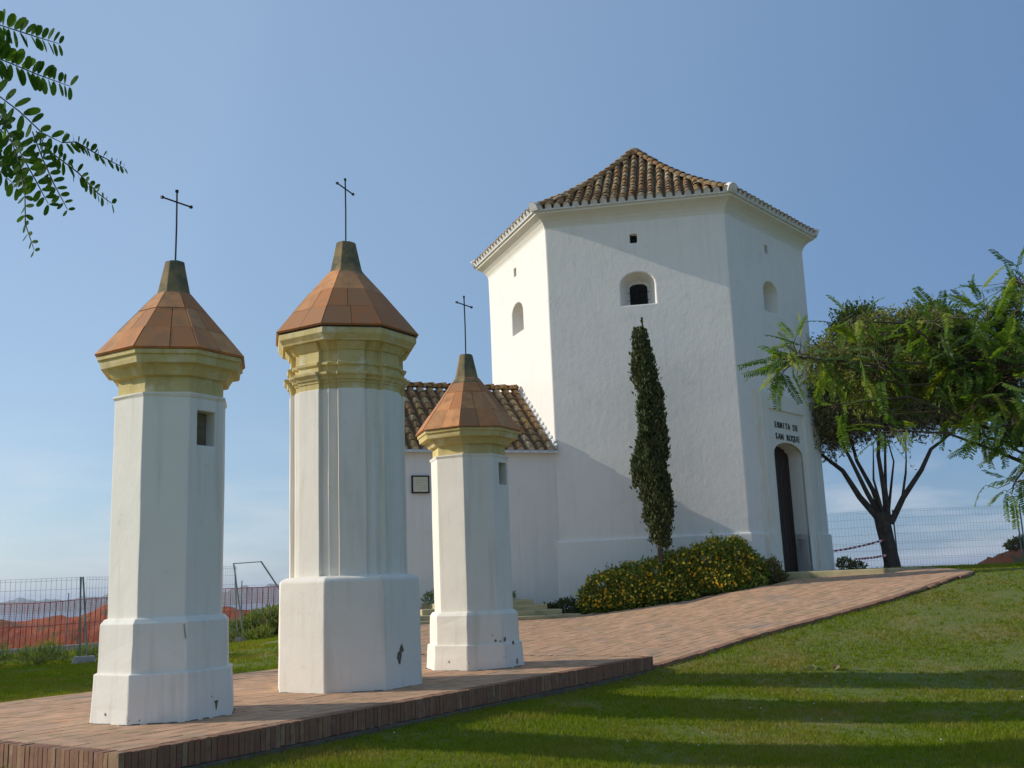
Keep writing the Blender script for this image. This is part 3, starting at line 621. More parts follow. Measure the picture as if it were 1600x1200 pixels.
# roof of the tower
ZE, ZA = 9.24, 12.30; RE = RW + .40
def roof_z(f): return ZE + (ZA - ZE) * (.74 * f + .26 * f * f)
bs = MB(); bs.loft([hexr(RE * (1 - f) + .02, roof_z(f) - .03) for f in np.linspace(0, .985, 12)]); troof = wobj('tower_roof', bs, M['roofbase'], chapel)
def tile_mesh(L, r0, r1, flip=False):
    b = MB(); n = 7
    def arc(r_, y, lift, th): return [(-(r_ - th) * cos(pi * i / n), y, (r_ - th) * sin(pi * i / n) + lift) for i in range(n + 1)]
    o0, o1, i0_, i1_ = arc(r0, 0, .02, 0), arc(r1, L, .0, 0), arc(r0, 0, .02, .014), arc(r1, L, 0, .014)
    base = len(b.v); b.v += o0 + o1 + i0_ + i1_; m = n + 1
    for i in range(n):
        b.f += [(i, i + 1, m + i + 1, m + i), (2 * m + i + 1, 2 * m + i, 3 * m + i, 3 * m + i + 1), (i + 1, i, 2 * m + i, 2 * m + i + 1)]
    b.t = [0] * len(b.f); return b
TLn = .42; tm = tile_mesh(TLn, .088, .070); tme = tm.mesh('tile'); tme.materials.append(M['barrel'])
for p_ in tme.polygons: p_.use_smooth = True
tv = np.array(tm.v); tf = np.array(tm.f)
def tile_matrix(p, up, nrm, sc_=1.):
    x = up.cross(nrm).normalized(); m = Matrix((x * sc_, up, nrm * sc_)).transposed().to_4x4(); m.translation = p; return m
class TileField:
    def __init__(s): s.V, s.F, s.T = [], [], []
    def add(s, m, t): M_ = np.array(m); s.F.append(tf + sum(len(v) for v in s.V)) if False else s.F.append(tf + len(s.V) * len(tv)); s.V.append(tv @ M_[:3, :3].T + M_[:3, 3]); s.T += [t] * len(tf)
    def build(s, name, root):
        me = fast_mesh(name, np.concatenate(s.V), np.concatenate(s.F), s.T); me.materials.append(M['barrel']); me.polygons.foreach_set('use_smooth', [True] * len(me.polygons))
        o = bpy.data.objects.new(name, me); C.objects.link(o); o.parent = root; stuff(o); return o
# inverse of the root offset, so that world coordinates can be used in parts of a part
def world_piece(name, me, m, part):
    o = bpy.data.objects.new(name, me); C.objects.link(o); o.parent = part; o.matrix_local = m; return o
r = random.Random(21); field = TileField(); plugs = MB(); AP = RE * cos(pi / 6); PITCHT = .232
for k in range(6):
    a, t, n, L = fframe(k, RE); mid = a + t * L / 2
    nc = int(L / PITCHT); 
    for i in range(nc):
        s = (i + .5 - nc / 2) * PITCHT; d = -.055; j = 0
        wob = r.uniform(-.012, .012)
        while True:
            lim = (AP - d) * math.tan(pi / 6) - .03
            if abs(s) > lim: break
            f0, f1 = max(0, d / AP), min(.99, (d + .33) / AP)
            p = mid - n * d + t * (s + wob * sin(j * .8 + i)) + Z1 * (roof_z(f0) + .012 + (0 if d > 0 else -.0))
            up = (-n * .33 + Z1 * (roof_z(f1) - roof_z(f0)) * (.33 / max(.05, (f1 - f0) * AP))).normalized()
            nr = (up.cross(t)).normalized(); nr = nr if nr.z > 0 else -nr
            upj = (up + t * r.uniform(-.03, .03)).normalized()
            m = tile_matrix(p + nr * r.uniform(-.004, .006), upj, nr, r.uniform(.95, 1.05))
            if k == 5: world_piece('tile', tme, m, troof)
            else: field.add(m, r.random())
            if j == 0:                  # lime plug in the open end of the first tile
                q = p + upj * .012; nsl = [q + t * (.08 * cos(pi * x / 6)) + nr * (.082 * sin(pi * x / 6) + .012) for x in range(7)] + [q - t * .085 - nr * .05, q + t * .085 - nr * .05]
                plugs.hexa([v + upj * .05 for v in nsl], [v - upj * .002 for v in nsl])
            d += .305; j += 1
    # hip tiles
    c0 = hexc(k, RE); cc = Vector((TC.x, TC.y, 0)); hd = (cc - c0).normalized(); Lh = (cc - c0).length; d = -.06; j = 0
    while d < Lh - .1:
        f0, f1 = max(0, d / Lh), min(.995, (d + .3) / Lh); p = c0 + hd * d + Z1 * (roof_z(f0) + .045)
        up = (hd * .3 + Z1 * (roof_z(f1) - roof_z(f0)) * (.3 / max(.05, (f1 - f0) * Lh))).normalized(); tt = Vector((-hd.y, hd.x, 0)); nr = up.cross(tt).normalized(); nr = nr if nr.z > 0 else -nr
        m = tile_matrix(p, (up + tt * r.uniform(-.03, .03)).normalized(), nr, r.uniform(1.15, 1.25))
        if k in (5, 0): world_piece('tile', tme, m, troof)
        else: field.add(m, r.random())
        if j == 0:
            nsl = [p - up * .005 + tt * (.125 * cos(pi * x / 8)) + nr * (.125 * sin(pi * x / 8) - .0) for x in range(9)] + [p - tt * .125 - nr * .09, p + tt * .125 - nr * .09]
            plugs.hexa([v + up * .16 for v in nsl], [v - up * .012 for v in nsl])
        d += .29; j += 1
field.build('tile_field', troof)
stuff(wobj('mortar_plugs', plugs, M['mortar'], troof))
mbm = MB()                              # mortar bed between the eave tiles
ring_ = hexr(RE + .028, ZE - .05); ring2 = hexr(RE + .028, ZE - .015); ring3 = hexr(RE - .1, ZE + .03); ring0 = hexr(RE - .1, ZE - .055)
mbm.loft([ring0, ring_, ring2, ring3], cap=False); wobj('eave_bed', mbm, M['mortar'], troof)
cap = MB(); cap.loft([[(TC.x + q * cos(a_), TC.y + q * sin(a_), z) for a_ in np.linspace(0, 2 * pi, 12, endpoint=False)] for q, z in ((.30, 12.10), (.22, 12.28), (.15, 12.37), (.05, 12.41))]); wobj('roof_cap', cap, M['finial'], troof, smooth=True)

# side wing
wd = Vector((sin(radians(-69.6)), -cos(radians(-69.6)), 0)); wn = Vector((-wd.y, wd.x, 0)); wn = wn if wn.y < 0 else -wn
WL, WW, WE, WR = 5.35, RW, 3.16, 4.93; w0 = hexc(-1) + wn * -.004
wb = MB()
def wp(l, b_, z): return w0 + wd * l - wn * b_ + Z1 * z
sec = lambda l: [wp(l, 0, -1.7), wp(l, 0, WE), wp(l, WW / 2, WR - .12), wp(l, WW, WE), wp(l, WW, -1.7)]
wb.loft([sec(l) for l in (-.02, 2, 4, WL)]); obj('wing_wall', wb, M['wall'], None, bevel=.02)
bpy.data.objects['wing_wall'].parent = chapel; bpy.data.objects['wing_wall'].matrix_parent_inverse = Matrix.Translation(-root_loc(chapel))
rf = MB(); ov = .10; slope = (WR - WE) / (WW / 2)
for sd in (0, 1):
    f = (lambda b_: b_) if sd == 0 else (lambda b_: WW - b_)
    rf.hexa([wp(-.0, f(-ov), WE - ov * slope + .02), wp(WL + .15, f(-ov), WE - ov * slope + .02), wp(WL + .15, WW / 2, WR + .02), wp(-.0, WW / 2, WR + .02)],
            [wp(-.0, f(-ov), WE - ov * slope + .07), wp(WL + .15, f(-ov), WE - ov * slope + .07), wp(WL + .15, WW / 2, WR + .07), wp(-.0, WW / 2, WR + .07)])
wroof = wobj('wing_roof', rf, M['roofbase'], chapel)
up0 = (-wn * 1 + Z1 * slope).normalized(); nr0 = (wn * slope + Z1).normalized(); SL = sqrt((WW / 2) ** 2 + (WR - WE) ** 2) + .1
tilef = TileField(); pitch = .262; plug2 = MB(); cnt = 0
for i in range(int(WL / pitch) + 1):
    l = .16 + i * pitch; q = -.17; j = 0
    while q < SL - .18:
        base = w0 + wd * (l + r.uniform(-.008, .008)) + Z1 * (WE + .06) + up0 * q; m = tile_matrix(base + nr0 * r.uniform(-.004, .006), (up0 + wd * r.uniform(-.03, .03)).normalized(), nr0, r.uniform(1.05, 1.16))
        if cnt < 230: world_piece('tile', tme, m, wroof)
        else: tilef.add(m, r.random())
        cnt += 1
        if j == 0:
            p = base + up0 * .03; nsl = [p + wd * (.085 * cos(pi * x / 6)) + nr0 * (.085 * sin(pi * x / 6) + .012) for x in range(7)] + [p - wd * .09 - nr0 * .05, p + wd * .09 - nr0 * .05]
            plug2.hexa([v + up0 * .05 for v in nsl], [v - up0 * .002 for v in nsl])
        q += .31; j += 1
    l2 = l; upb = (wn * 1 + Z1 * slope).normalized(); nrb = (-wn * slope + Z1).normalized(); q = -.15
    while q < SL - .2: tilef.add(tile_matrix(wp(l2, WW, WE + .06) + upb * q, upb, nrb, 1.1), r.random()); q += .31
for i in range(int(WL / .33)):
    m = tile_matrix(wp(.1 + i * .33, WW / 2, WR + .13), wd, Z1, 1.45)
    world_piece('ridge_tile', tme, m, wroof)
tilef.build('tile_field', wroof); stuff(wobj('mortar_plugs', plug2, M['mortar'], wroof))
q = MB(); q.hexa([wp(0, -.16, WE - .10), wp(WL, -.16, WE - .10), wp(WL, .03, WE - .10), wp(0, .03, WE - .10)], [wp(0, -.13, WE - .035), wp(WL, -.13, WE - .035), wp(WL, .03, WE + .0), wp(0, .03, WE + .0)])
wobj('eave_bed', q, M['mortar'], wroof)
fl = MB(); n_ = 26                      # lumpy lime fillet where the wing roof meets the tower
for i in range(n_):
    s = -.10 + (SL - .0) * i / n_; p = w0 + Z1 * (WE + .07) + up0 * (s + .05) + wd * .05; hh = .085 + .05 * (i % 2)
    fl.hexa([p - up0 * .075 + wd * .055, p + up0 * .075 + wd * .055, p + up0 * .075 - wd * .06, p - up0 * .075 - wd * .06],
            [p - up0 * .045 + wd * .0 + nr0 * hh, p + up0 * .045 + wd * .0 + nr0 * hh, p + up0 * .045 - wd * .06 + nr0 * (hh + .04), p - up0 * .045 - wd * .06 + nr0 * (hh + .04)])
wobj('mortar_fillet', fl, M['mortar'], wroof, bevel=.012)

# framed ceramic plaque on the wing wall
pc = wp(3.43, -.004, 2.32); plq = thing('wall_plaque', 'small square plaque in a dark frame on the side wing wall', 'plaque', tuple(pc))
q = MB(); q.box(pc + wn * .022, wd * .18, wn * .016, Z1 * .175); wobj('ceramic_panel', q, M['plaquetile'], plq)
q = MB()
for e, f_, a_, b_ in ((wd * .20, Z1 * .19, 0, 1), (wd * .20, -Z1 * .19, 0, 1)): q.box(pc + wn * .03 + f_, e + wd * .012, wn * .026, Z1 * .014)
for e in (1, -1): q.box(pc + wn * .03 + wd * .195 * e, wd * .014, wn * .0255, Z1 * .178)
wobj('frame', q, M['iron'], plq)
q = MB(); rr_ = random.Random(2)
for j in range(7):
    x = -.13
    while x < .12:
        w_ = rr_.uniform(.012, .03); q.box(pc + wn * .0395 - wd * (x + w_) + Z1 * (.12 - j * .038), wd * w_, wn * .001, Z1 * .004); x += w_ * 2 + .012
stuff(wobj('inscription', q, M['stepochre'], plq))

# stepped platform in front of the wing, and the long door step
def step_block(name, poly, z0, z1, mat, label, cat, group=None, bev=.02):
    c = Vector((sum(p[0] for p in poly) / len(poly), sum(p[1] for p in poly) / len(poly), z0)); rt = thing(name, label, cat, tuple(c), group)
    b = MB(); b.loft([[(p[0], p[1], z) for p in poly] for z in (z0, (z0 + z1) / 2, z1)]); subdiv_wobble(b, .006, int(abs(c.x * 31)) + 1); wobj('block', b, mat, rt, bevel=bev); return rt
# stone steps stacked against the wing
def so_(l, o): p = w0 + wd * l + wn * o; return (p.x, p.y)
ST = [(.32, 4.6, 1.85), (.67, 4.2, 1.58), (.90, 3.8, 1.30), (1.12, 3.45, 1.02)]
LAB = ['lowest and longest worn ochre step in front of the side wing', 'second ochre step up in front of the side wing', 'third ochre step up in front of the side wing', 'topmost and shortest ochre step in front of the side wing']
for i, (l0, l1, o) in enumerate(ST):
    step_block('stone_step', [so_(l0, o), so_(l1, o), so_(l1, .004), so_(l0, .004)], -.95 + (.2 if 0 else 0) + .113 * i + (.004 if i else 0), -.72 + .113 * i, M['stepochre'], LAB[i], 'step', 'ochre steps by the side wing')
step_block('door_step', [(5.7, 24.5), (6.35, 24.28), (8.15, 23.50), (9.55, 24.95), (9.1, 27.6), (8.2, 27.4)], -.6, .0, M['stepochre'], 'long low yellow step in front of the arched chapel door', 'step')

# ------------------------------------------------------------------ foliage
def quads_leaf(P, D, S, L, Wd):        # pointed leaves: P base, D direction, S side (unit), lengths, widths
    L = L[:, None]; Wd = Wd[:, None]
    v = np.stack([P, P + D * L * .45 + S * Wd, P + D * L, P + D * L * .45 - S * Wd], 1).reshape(-1, 3)
    f = np.arange(len(P) * 4).reshape(-1, 4); return v, f
def unit(a): return a / np.maximum(np.linalg.norm(a, axis=1, keepdims=True), 1e-9)
def leaf_cloud(name, P, D, L, Wd, m, root, g=rng, kind=True):
    S = unit(np.cross(D, unit(g.normal(size=P.shape)))); v, f = quads_leaf(P, D, S, L, Wd)
    me = fast_mesh(name, v, f, g.random(len(f))); me.materials.append(m); o = bpy.data.objects.new(name, me); C.objects.link(o)
    o.parent = root; o.matrix_parent_inverse = Matrix.Translation(-root_loc(root))
    if kind: stuff(o)
    return o
# cypress
g = np.random.default_rng(4); cyp = thing('cypress_tree', 'slim dark cypress growing against the white tower wall', 'tree', (3.18, 23.46, tz(3.2, 23.4)))
mb = MB(); mb.tube([(3.18, 23.46, -.75), (3.17, 23.46, .3), (3.16, 23.46, 1.4), (3.13, 23.46, 3.2), (3.10, 23.46, 5.1)], [.075, .06, .05, .035, .01], 7); wobj('trunk', mb, M['bark2'], cyp)
tuf = []
for i in range(420):                   # upright sprays, each a bundle of scale leaves
    t_ = i / 420; zz = .60 + 4.88 * (1 - (1 - t_) ** .93); 
    rad = np.interp(zz, [.55, .85, 1.3, 2.1, 3.0, 3.6, 4.2, 5.0, 5.8], [.08, .20, .34, .41, .34, .31, .28, .16, .03])
    a_ = g.uniform(0, 2 * pi); bulge = .95 + .09 * sin(3 * a_ + zz * 2.6) + .07 * sin(5.1 * zz + a_)
    rr_ = rad * .88 * bulge * g.uniform(.12, 1.0) ** .5; tuf.append((3.17 - .016 * (zz - .5) * 1.2 + rr_ * cos(a_) + (.05 * sin(zz * 2.1)), 23.46 + rr_ * sin(a_), zz, a_, rad))
Pc, Dc, Lc = [], [], []
for x, y, z, a_, rad in tuf:
    n_ = 95; h = g.uniform(.22, .48) * (1 if z < 5 else .7); s = g.random(n_) ** .8
    sp = (1 - s) * .055 + .012; ax = np.array([cos(a_) * .10, sin(a_) * .10, 1])
    p = np.stack([x + ax[0] * s * h, y + ax[1] * s * h, z + s * h], 1) + g.normal(size=(n_, 3)) * sp[:, None] * np.array([1, 1, .6]); Pc.append(p)
    d = g.normal(size=(n_, 3)) * .38 + np.array([cos(a_) * .3, sin(a_) * .3, 1.1]); Dc.append(unit(d)); Lc.append(g.uniform(.045, .10, n_))
for zz in np.linspace(5.35, 5.92, 12): Pc.append(np.array([[3.09, 23.46, zz]]) + g.normal(size=(8, 3)) * .02 * (6.07 - zz)); Dc.append(unit(g.normal(size=(8, 3)) * .35 + [0, 0, 1])); Lc.append(g.uniform(.04, .09, 8))
Pc, Dc, Lc = map(np.concatenate, (Pc, Dc, Lc)); leaf_cloud('crown', Pc, Dc, Lc * 1.25, Lc * .30, M['cypress'], cyp, g)
# flowering shrubs
def blob_points(g, blobs, n, inner=.55):
    w = np.array([b[1][0] * b[1][1] + b[1][2] * b[1][0] for b in blobs]); k = g.choice(len(blobs), n, p=w / w.sum())
    c = np.array([b[0] for b in blobs])[k]; R_ = np.array([b[1] for b in blobs])[k]; d = unit(g.normal(size=(n, 3)))
    lump = 1 + .13 * np.sin(d[:, 0] * 5 + k) * np.cos(d[:, 2] * 6 + k * 2) + .08 * np.sin(d[:, 1] * 11 + d[:, 0] * 9)
    r_ = g.uniform(inner, 1, n)[:, None] ** .6 * lump[:, None]; return c + d * R_ * r_, d
def shrub(label, blobs, n, nf, seed, base):
    g = np.random.default_rng(seed); rt = thing('flowering_shrub', label, 'shrub', base, 'yellow flowering shrubs along the chapel wall')
    P, d = blob_points(g, blobs, n); D = unit(d + g.normal(size=d.shape) * .6 + [0, 0, .5]); ok = P[:, 2] > base[2] + .02
    L = g.uniform(.05, .11, n); leaf_cloud('foliage', P[ok], D[ok], L[ok], L[ok] * .22, M['bushleaf'], rt, g)
    # long shoots above the outline
    P2, d2 = blob_points(g, blobs, 160, .97); k = d2[:, 2] > .25; P2 = P2[k]; mb = MB(); PP, DD = [], []
    for p in P2:
        h = g.uniform(.06, .24); e = p + np.array([g.normal() * .05, g.normal() * .05, h]); mb.tube([p - [0, 0, .1], e], [.004, .002], 3)
        s = g.random((14, 1)); PP.append(p + (e - p) * s); DD.append(unit(g.normal(size=(14, 3)) * .7 + [0, 0, .6]))
    PP, DD = np.concatenate(PP), np.concatenate(DD); L = g.uniform(.04, .075, len(PP)); leaf_cloud('shoot_leaves', PP, DD, L, L * .2, M['bushleaf'], rt, g); stuff(wobj('shoots', mb, M['bark2'], rt))
    st_ = MB(); c0 = np.array(base)
    for i in range(14): a_ = g.uniform(0, 2 * pi); st_.tube([c0 + [g.normal() * .12, g.normal() * .12, -.05], c0 + [cos(a_) * .3, sin(a_) * .25, .35], c0 + [cos(a_) * .6, sin(a_) * .4, .75]], [.016, .01, .005], 4)
    stuff(wobj('stems', st_, M['bark2'], rt))
    P, d = blob_points(g, blobs, nf * 3, .96); sc_ = d @ np.array([-.45, -.55, .55]); clump = np.sin(P[:, 0] * 6.1 + 1) * np.cos(P[:, 2] * 7 + P[:, 1] * 3) + .7 * np.sin(P[:, 0] * 13 + P[:, 2] * 9); k = (sc_ + g.normal(size=len(d)) * .28 + clump * .42 > .20) & (P[:, 2] > base[2] + .15); P, d = P[k][:nf], d[k][:nf]
    P = P + d * .03; V, F = [], []; n = unit(d + g.normal(size=d.shape) * .5); a = unit(np.cross(n, g.normal(size=d.shape))); b = np.cross(n, a); r_ = g.uniform(.018, .036, (len(P), 1))
    for q in range(6): th = q * pi / 3; V.append(P + (a * cos(th) + b * sin(th)) * r_ + n * .008 * (q % 2))
    V = np.stack(V, 1).reshape(-1, 3); F = np.arange(len(P) * 6).reshape(-1, 6); me = fast_mesh('flowers', V, F, g.random(len(F))); me.materials.append(M['flower'])
    o = bpy.data.objects.new('flowers', me); C.objects.link(o); o.parent = rt; o.matrix_parent_inverse = Matrix.Translation(-root_loc(rt)); stuff(o)
shrub('leftmost yellow flowering shrub, low and rounded at the end of the row', [((2.0, 23.75, -.34), (.62, .50, .52)), ((2.55, 23.7, -.28), (.62, .52, .62)), ((1.75, 23.7, -.55), (.45, .4, .35)), ((2.5, 23.6, -.55), (.7, .5, .38))], 15000, 520, 5, (2.2, 23.72, -.78))
shrub('middle yellow flowering shrub below the cypress', [((3.2, 23.72, -.18), (.60, .52, .66)), ((3.7, 23.75, -.08), (.55, .5, .66)), ((3.3, 23.55, -.40), (.75, .45, .40))], 14000, 430, 6, (3.4, 23.7, -.65))
shrub('rightmost yellow flowering shrub, tallest of the row, beside the chapel door', [((4.35, 23.75, .08), (.60, .5, .70)), ((4.9, 23.80, .14), (.50, .46, .66)), ((5.3, 23.9, -.02), (.36, .36, .40)), ((4.6, 23.55, -.22), (.85, .42, .42))], 17000, 520, 8, (4.8, 23.7, -.42))
# smaller plain plants
def clump(name, label, cat, blobs, n, L0, L1, m, seed, base, wr=.2, up=.5, group=None):
    g = np.random.default_rng(seed); rt = thing(name, label, cat, base, group); P, d = blob_points(g, blobs, n, .3); k = P[:, 2] > base[2] - .02; P, d = P[k], d[k]
    D = unit(d * .7 + g.normal(size=d.shape) * .5 + [0, 0, up]); L = g.uniform(L0, L1, len(P)); leaf_cloud('foliage', P, D, L, L * wr, m, rt, g)
    st_ = MB(); c0 = np.array(base)
    for i in range(7): a_ = g.uniform(0, 2 * pi); w_ = blobs[i % len(blobs)]; st_.tube([c0 + [g.normal() * .05, g.normal() * .05, -.05], np.array(w_[0]) + [cos(a_) * w_[1][0] * .6, sin(a_) * w_[1][1] * .6, w_[1][2] * .4]], [.009, .004], 4)
    stuff(wobj('stems', st_, M['bark2'], rt)); return rt
clump('low_shrub', 'dark low shrub at the wall foot left of the flowering shrubs', 'shrub', [((1.05, 24.0, -.62), (.35, .3, .22)), ((.65, 24.1, -.68), (.3, .25, .16)), ((1.4, 23.7, -.70), (.3, .2, .16))], 2600, .05, .1, M['cypress'], 9, (1.0, 24.0, -.8))
clump('low_shrub', 'small grey-green plant against the plinth right of the flowering shrubs', 'shrub', [((5.75, 23.95, .0), (.22, .25, .34)), ((5.85, 23.9, -.12), (.22, .2, .2))], 1800, .05, .1, M['dryleaf'], 19, (5.75, 23.95, -.28))
clump('weed_tuft', 'tuft of weeds growing on top of the ochre steps', 'plant', [((so_(1.6, .35)[0], so_(1.6, .35)[1], -.30), (.3, .2, .14))], 320, .05, .12, M['weed'], 10, (so_(1.6, .35)[0], so_(1.6, .35)[1], -.38), .12)
clump('weed_tuft', 'leafy tuft at the left end of the ochre steps', 'plant', [((so_(3.3, .6)[0], so_(3.3, .6)[1], -.28), (.28, .2, .16))], 400, .05, .12, M['weed'], 11, (so_(3.3, .6)[0], so_(3.3, .6)[1], -.38), .12)
clump('garden_bush', 'bright green bush by the red net fence, behind the middle pillar', 'shrub', [((-7.0, 29.2, -.86), (.75, .6, .42)), ((-6.3, 29.3, -.78), (.7, .6, .5)), ((-7.7, 29, -1.0), (.5, .5, .28)), ((-5.6, 29.4, -.8), (.7, .6, .5))], 9000, .08, .2, M['weed'], 12, (-6.6, 29.2, -1.25), .10, .8)
clump('low_shrub', 'dark debris tangled with barrier tape by the tower corner', 'shrub', [((8.72, 28.1, .12), (.25, .25, .20)), ((9.05, 28.2, .08), (.22, .25, .13))], 900, .05, .11, M['dryleaf'], 13, (8.9, 28.1, -.03))  # leaf clump standing in for a bit of dark debris
clump('garden_bush', 'dull olive bush growing on the orange soil heap at the right edge', 'shrub', [((14.75, 30.7, .50), (.45, .4, .24)), ((15.3, 30.8, .55), (.5, .4, .26))], 2400, .07, .14, M['dryleaf'], 14, (14.8, 30.6, -.05))
for i, (x, y, s) in enumerate([(-11.9, 22.3, .8), (-11.0, 21.9, .9), (-10.4, 22.6, .75), (-9.9, 21.7, 1.2), (-9.4, 22.4, .7), (-8.4, 22.2, .8), (-7.9, 24.4, .9), (-7.9, 27.5, .8), (-7.0, 27.9, .7)]):
    z = tz(x, y); n_ = ['far-left', 'second', 'third', 'tallest', 'fifth', 'sixth', 'seventh', 'eighth', 'last'][i]
    clump('weed_tuft', ['pale weed tuft at the far left edge of the lawn below the kerb', 'sprawling weed tuft left of the tallest weed', 'sparse weed tuft behind the tallest weed', 'tallest green weed just left of the nearest fence foot', 'short weed tuft touching the nearest fence foot', 'low weed tuft right of the nearest fence foot', 'weed tuft beside the nearest pillar base', 'weed tuft at the foot of the leaning fence posts', 'grassy tuft right of the leaning fence posts'][i], 'weed', [((x, y, z + .1 * s), (.45, .35, .17 * s)), ((x + .2, y + .1, z + .16 * s), (.2, .2, .24 * s))], 420, .10, .28, M['weed'], 60 + i, (x, y, z), .05, 1.1, 'weeds along the left fence')

# tree behind the chapel: many-stemmed trunk, thin brownish crown
g = np.random.default_rng(14); TA = np.array([9.93, 28.0, -.03]); ta = thing('many_stemmed_tree', 'dark many-stemmed tree with open brownish crown, right of the chapel', 'tree', tuple(TA))
def LV(*p): return [TA + np.array([a, b, c]) for a, b, c in p]
mb = MB(); mb.tube(LV((-.02, 0, -.2), (0, 0, .15), (-.05, 0, .6), (-.12, 0, 1.1), (-.15, 0, 1.5)), [.27, .22, .20, .21, .22], 10)
wobj('trunk', mb, M['bark'], ta)
limbs = [([(-.2, 0, 1.3), (-.55, .1, 1.9), (-1.0, .2, 2.65), (-1.45, .3, 3.2), (-1.9, .4, 3.55)], .13), ([(-.1, .1, 1.3), (-.45, -.1, 2.0), (-.85, -.2, 2.8), (-1.2, -.3, 3.6), (-1.3, -.3, 4.6)], .10), ([(-.1, 0, 1.35), (-.25, .2, 2.1), (-.55, .3, 3.0), (-.8, .3, 4.0), (-.9, .3, 5.0)], .10),
    ([(0, 0, 1.3), (-.05, -.1, 2.1), (-.1, -.1, 3.0), (.05, -.2, 4.0), (.2, -.2, 5.2)], .11), ([(.05, 0, 1.3), (.1, .2, 2.2), (.25, .3, 3.2), (.35, .3, 4.2)], .08), ([(.08, 0, 1.2), (.45, -.1, 1.9), (.95, -.2, 2.55), (1.25, -.2, 3.2), (1.7, -.2, 3.45), (2.4, -.3, 3.95)], .115),
    ([(.05, .1, 1.35), (.35, .3, 2.2), (.45, .3, 2.9), (.3, .4, 3.8)], .06), ([(-.12, -.1, 1.4), (-.35, -.3, 2.4), (-.28, -.3, 3.3)], .06), ([(.42, -.1, 1.84), (.60, -.1, 2.5), (.66, -.1, 2.9), (.75, 0, 3.9)], .05)]
tips = []
for pts_, r0 in limbs:
    m_ = MB(); P = LV(*pts_); P = [p + g.normal(size=3) * .035 * (i > 0) for i, p in enumerate(P)]; m_.tube(P, [r0 * .78 * (1 - .75 * i / (len(P) - 1)) for i in range(len(P))], 7); wobj('limb', m_, M['bark'], ta); tips += P[2:]
tw = MB(); LP, LD = [], []
for i in range(2900):
    b_ = [((-1.0, .2, 4.3), (1.5, 1.4, 1.15)), ((.6, .1, 4.6), (1.6, 1.4, 1.1)), ((-1.4, .2, 3.6), (1.0, 1.0, .75)), ((1.7, 0, 4.3), (1.1, 1.1, .7)), ((-.2, .1, 5.2), (1.5, 1.2, .8)), ((-.6, 0, 3.75), (1.3, 1.1, .55)), ((1.1, 0, 3.85), (1.3, 1.1, .55)), ((2.3, 0, 4.1), (.9, .9, .5))][g.integers(8)]
    p = TA + np.array(b_[0]) + unit(g.normal(size=(1, 3)))[0] * np.array(b_[1]) * g.random() ** .4; d = unit(g.normal(size=(1, 3)) * .45 + [[.25 * np.sign(p[0] - TA[0]), 0, 1]])[0]; h = g.uniform(.4, 1.0)
    if i < 1900: tw.tube([p, p + d * h * .5 + g.normal(size=3) * .03, p + d * h], [.008, .005, .002], 3)
    n_ = 13; s = g.random((n_, 1)); LP.append(p + d * h * s + g.normal(size=(n_, 3)) * .04); LD.append(unit(g.normal(size=(n_, 3)) * .6 + [0, 0, .5]))
LP, LD = np.concatenate(LP), np.concatenate(LD); L = g.uniform(.07, .15, len(LP)); stuff(wobj('twigs', tw, M['bark2'], ta)); leaf_cloud('crown', LP, LD, L, L * .17, M['dryleaf'], ta, g)

LP, LD = [], []                        # the leafy upper crown, olive green and open
top = [((-1.0, .1, 5.5), (1.2, 1.1, .95)), ((.2, .1, 6.1), (1.35, 1.1, .95)), ((1.4, .1, 6.0), (1.2, 1.1, .95)), ((2.3, 0, 5.3), (1.0, 1.0, .85)), ((-1.7, 0, 4.7), (.7, .8, .7)), ((.6, 0, 5.0), (1.5, 1.1, .8)), ((1.9, 0, 6.6), (.7, .7, .5)), ((-.3, 0, 6.7), (.6, .6, .45))]
tw = MB()
for i in range(1000):
    b_ = top[g.integers(8)]; p = TA + np.array(b_[0]) + unit(g.normal(size=(1, 3)))[0] * np.array(b_[1]) * g.random() ** .38; d = unit(g.normal(size=(1, 3)) + (p - TA - [.3, 0, 5.2])[None] * .5)[0]; h_ = g.uniform(.18, .5)
    if i < 600: tw.tube([p - d * .25, p, p + d * h_], [.009, .006, .002], 3)
    s = g.random((17, 1)); LP.append(p + d * h_ * s + g.normal(size=(17, 3)) * .05); LD.append(unit(g.normal(size=(17, 3)) * .7 + d))
for q in ([(-.9, 0, 4.2), (-1.1, .1, 5.6)], [(.2, -.2, 4.6), (.1, 0, 6.3)], [(.35, .3, 4.0), (1.3, .1, 6.1)], [(1.7, -.2, 3.5), (2.2, 0, 5.3)]): tw.tube(LV(q[0], tuple((np.array(q[0]) + q[1]) / 2 + [.08, 0, 0]), q[1]), [.04, .03, .01], 5)
LP, LD = np.concatenate(LP), np.concatenate(LD); L = g.uniform(.09, .17, len(LP)); stuff(wobj('twigs', tw, M['bark2'], ta)); leaf_cloud('upper_crown', LP, LD, L, L * .19, M['oliveleaf'], ta, g)

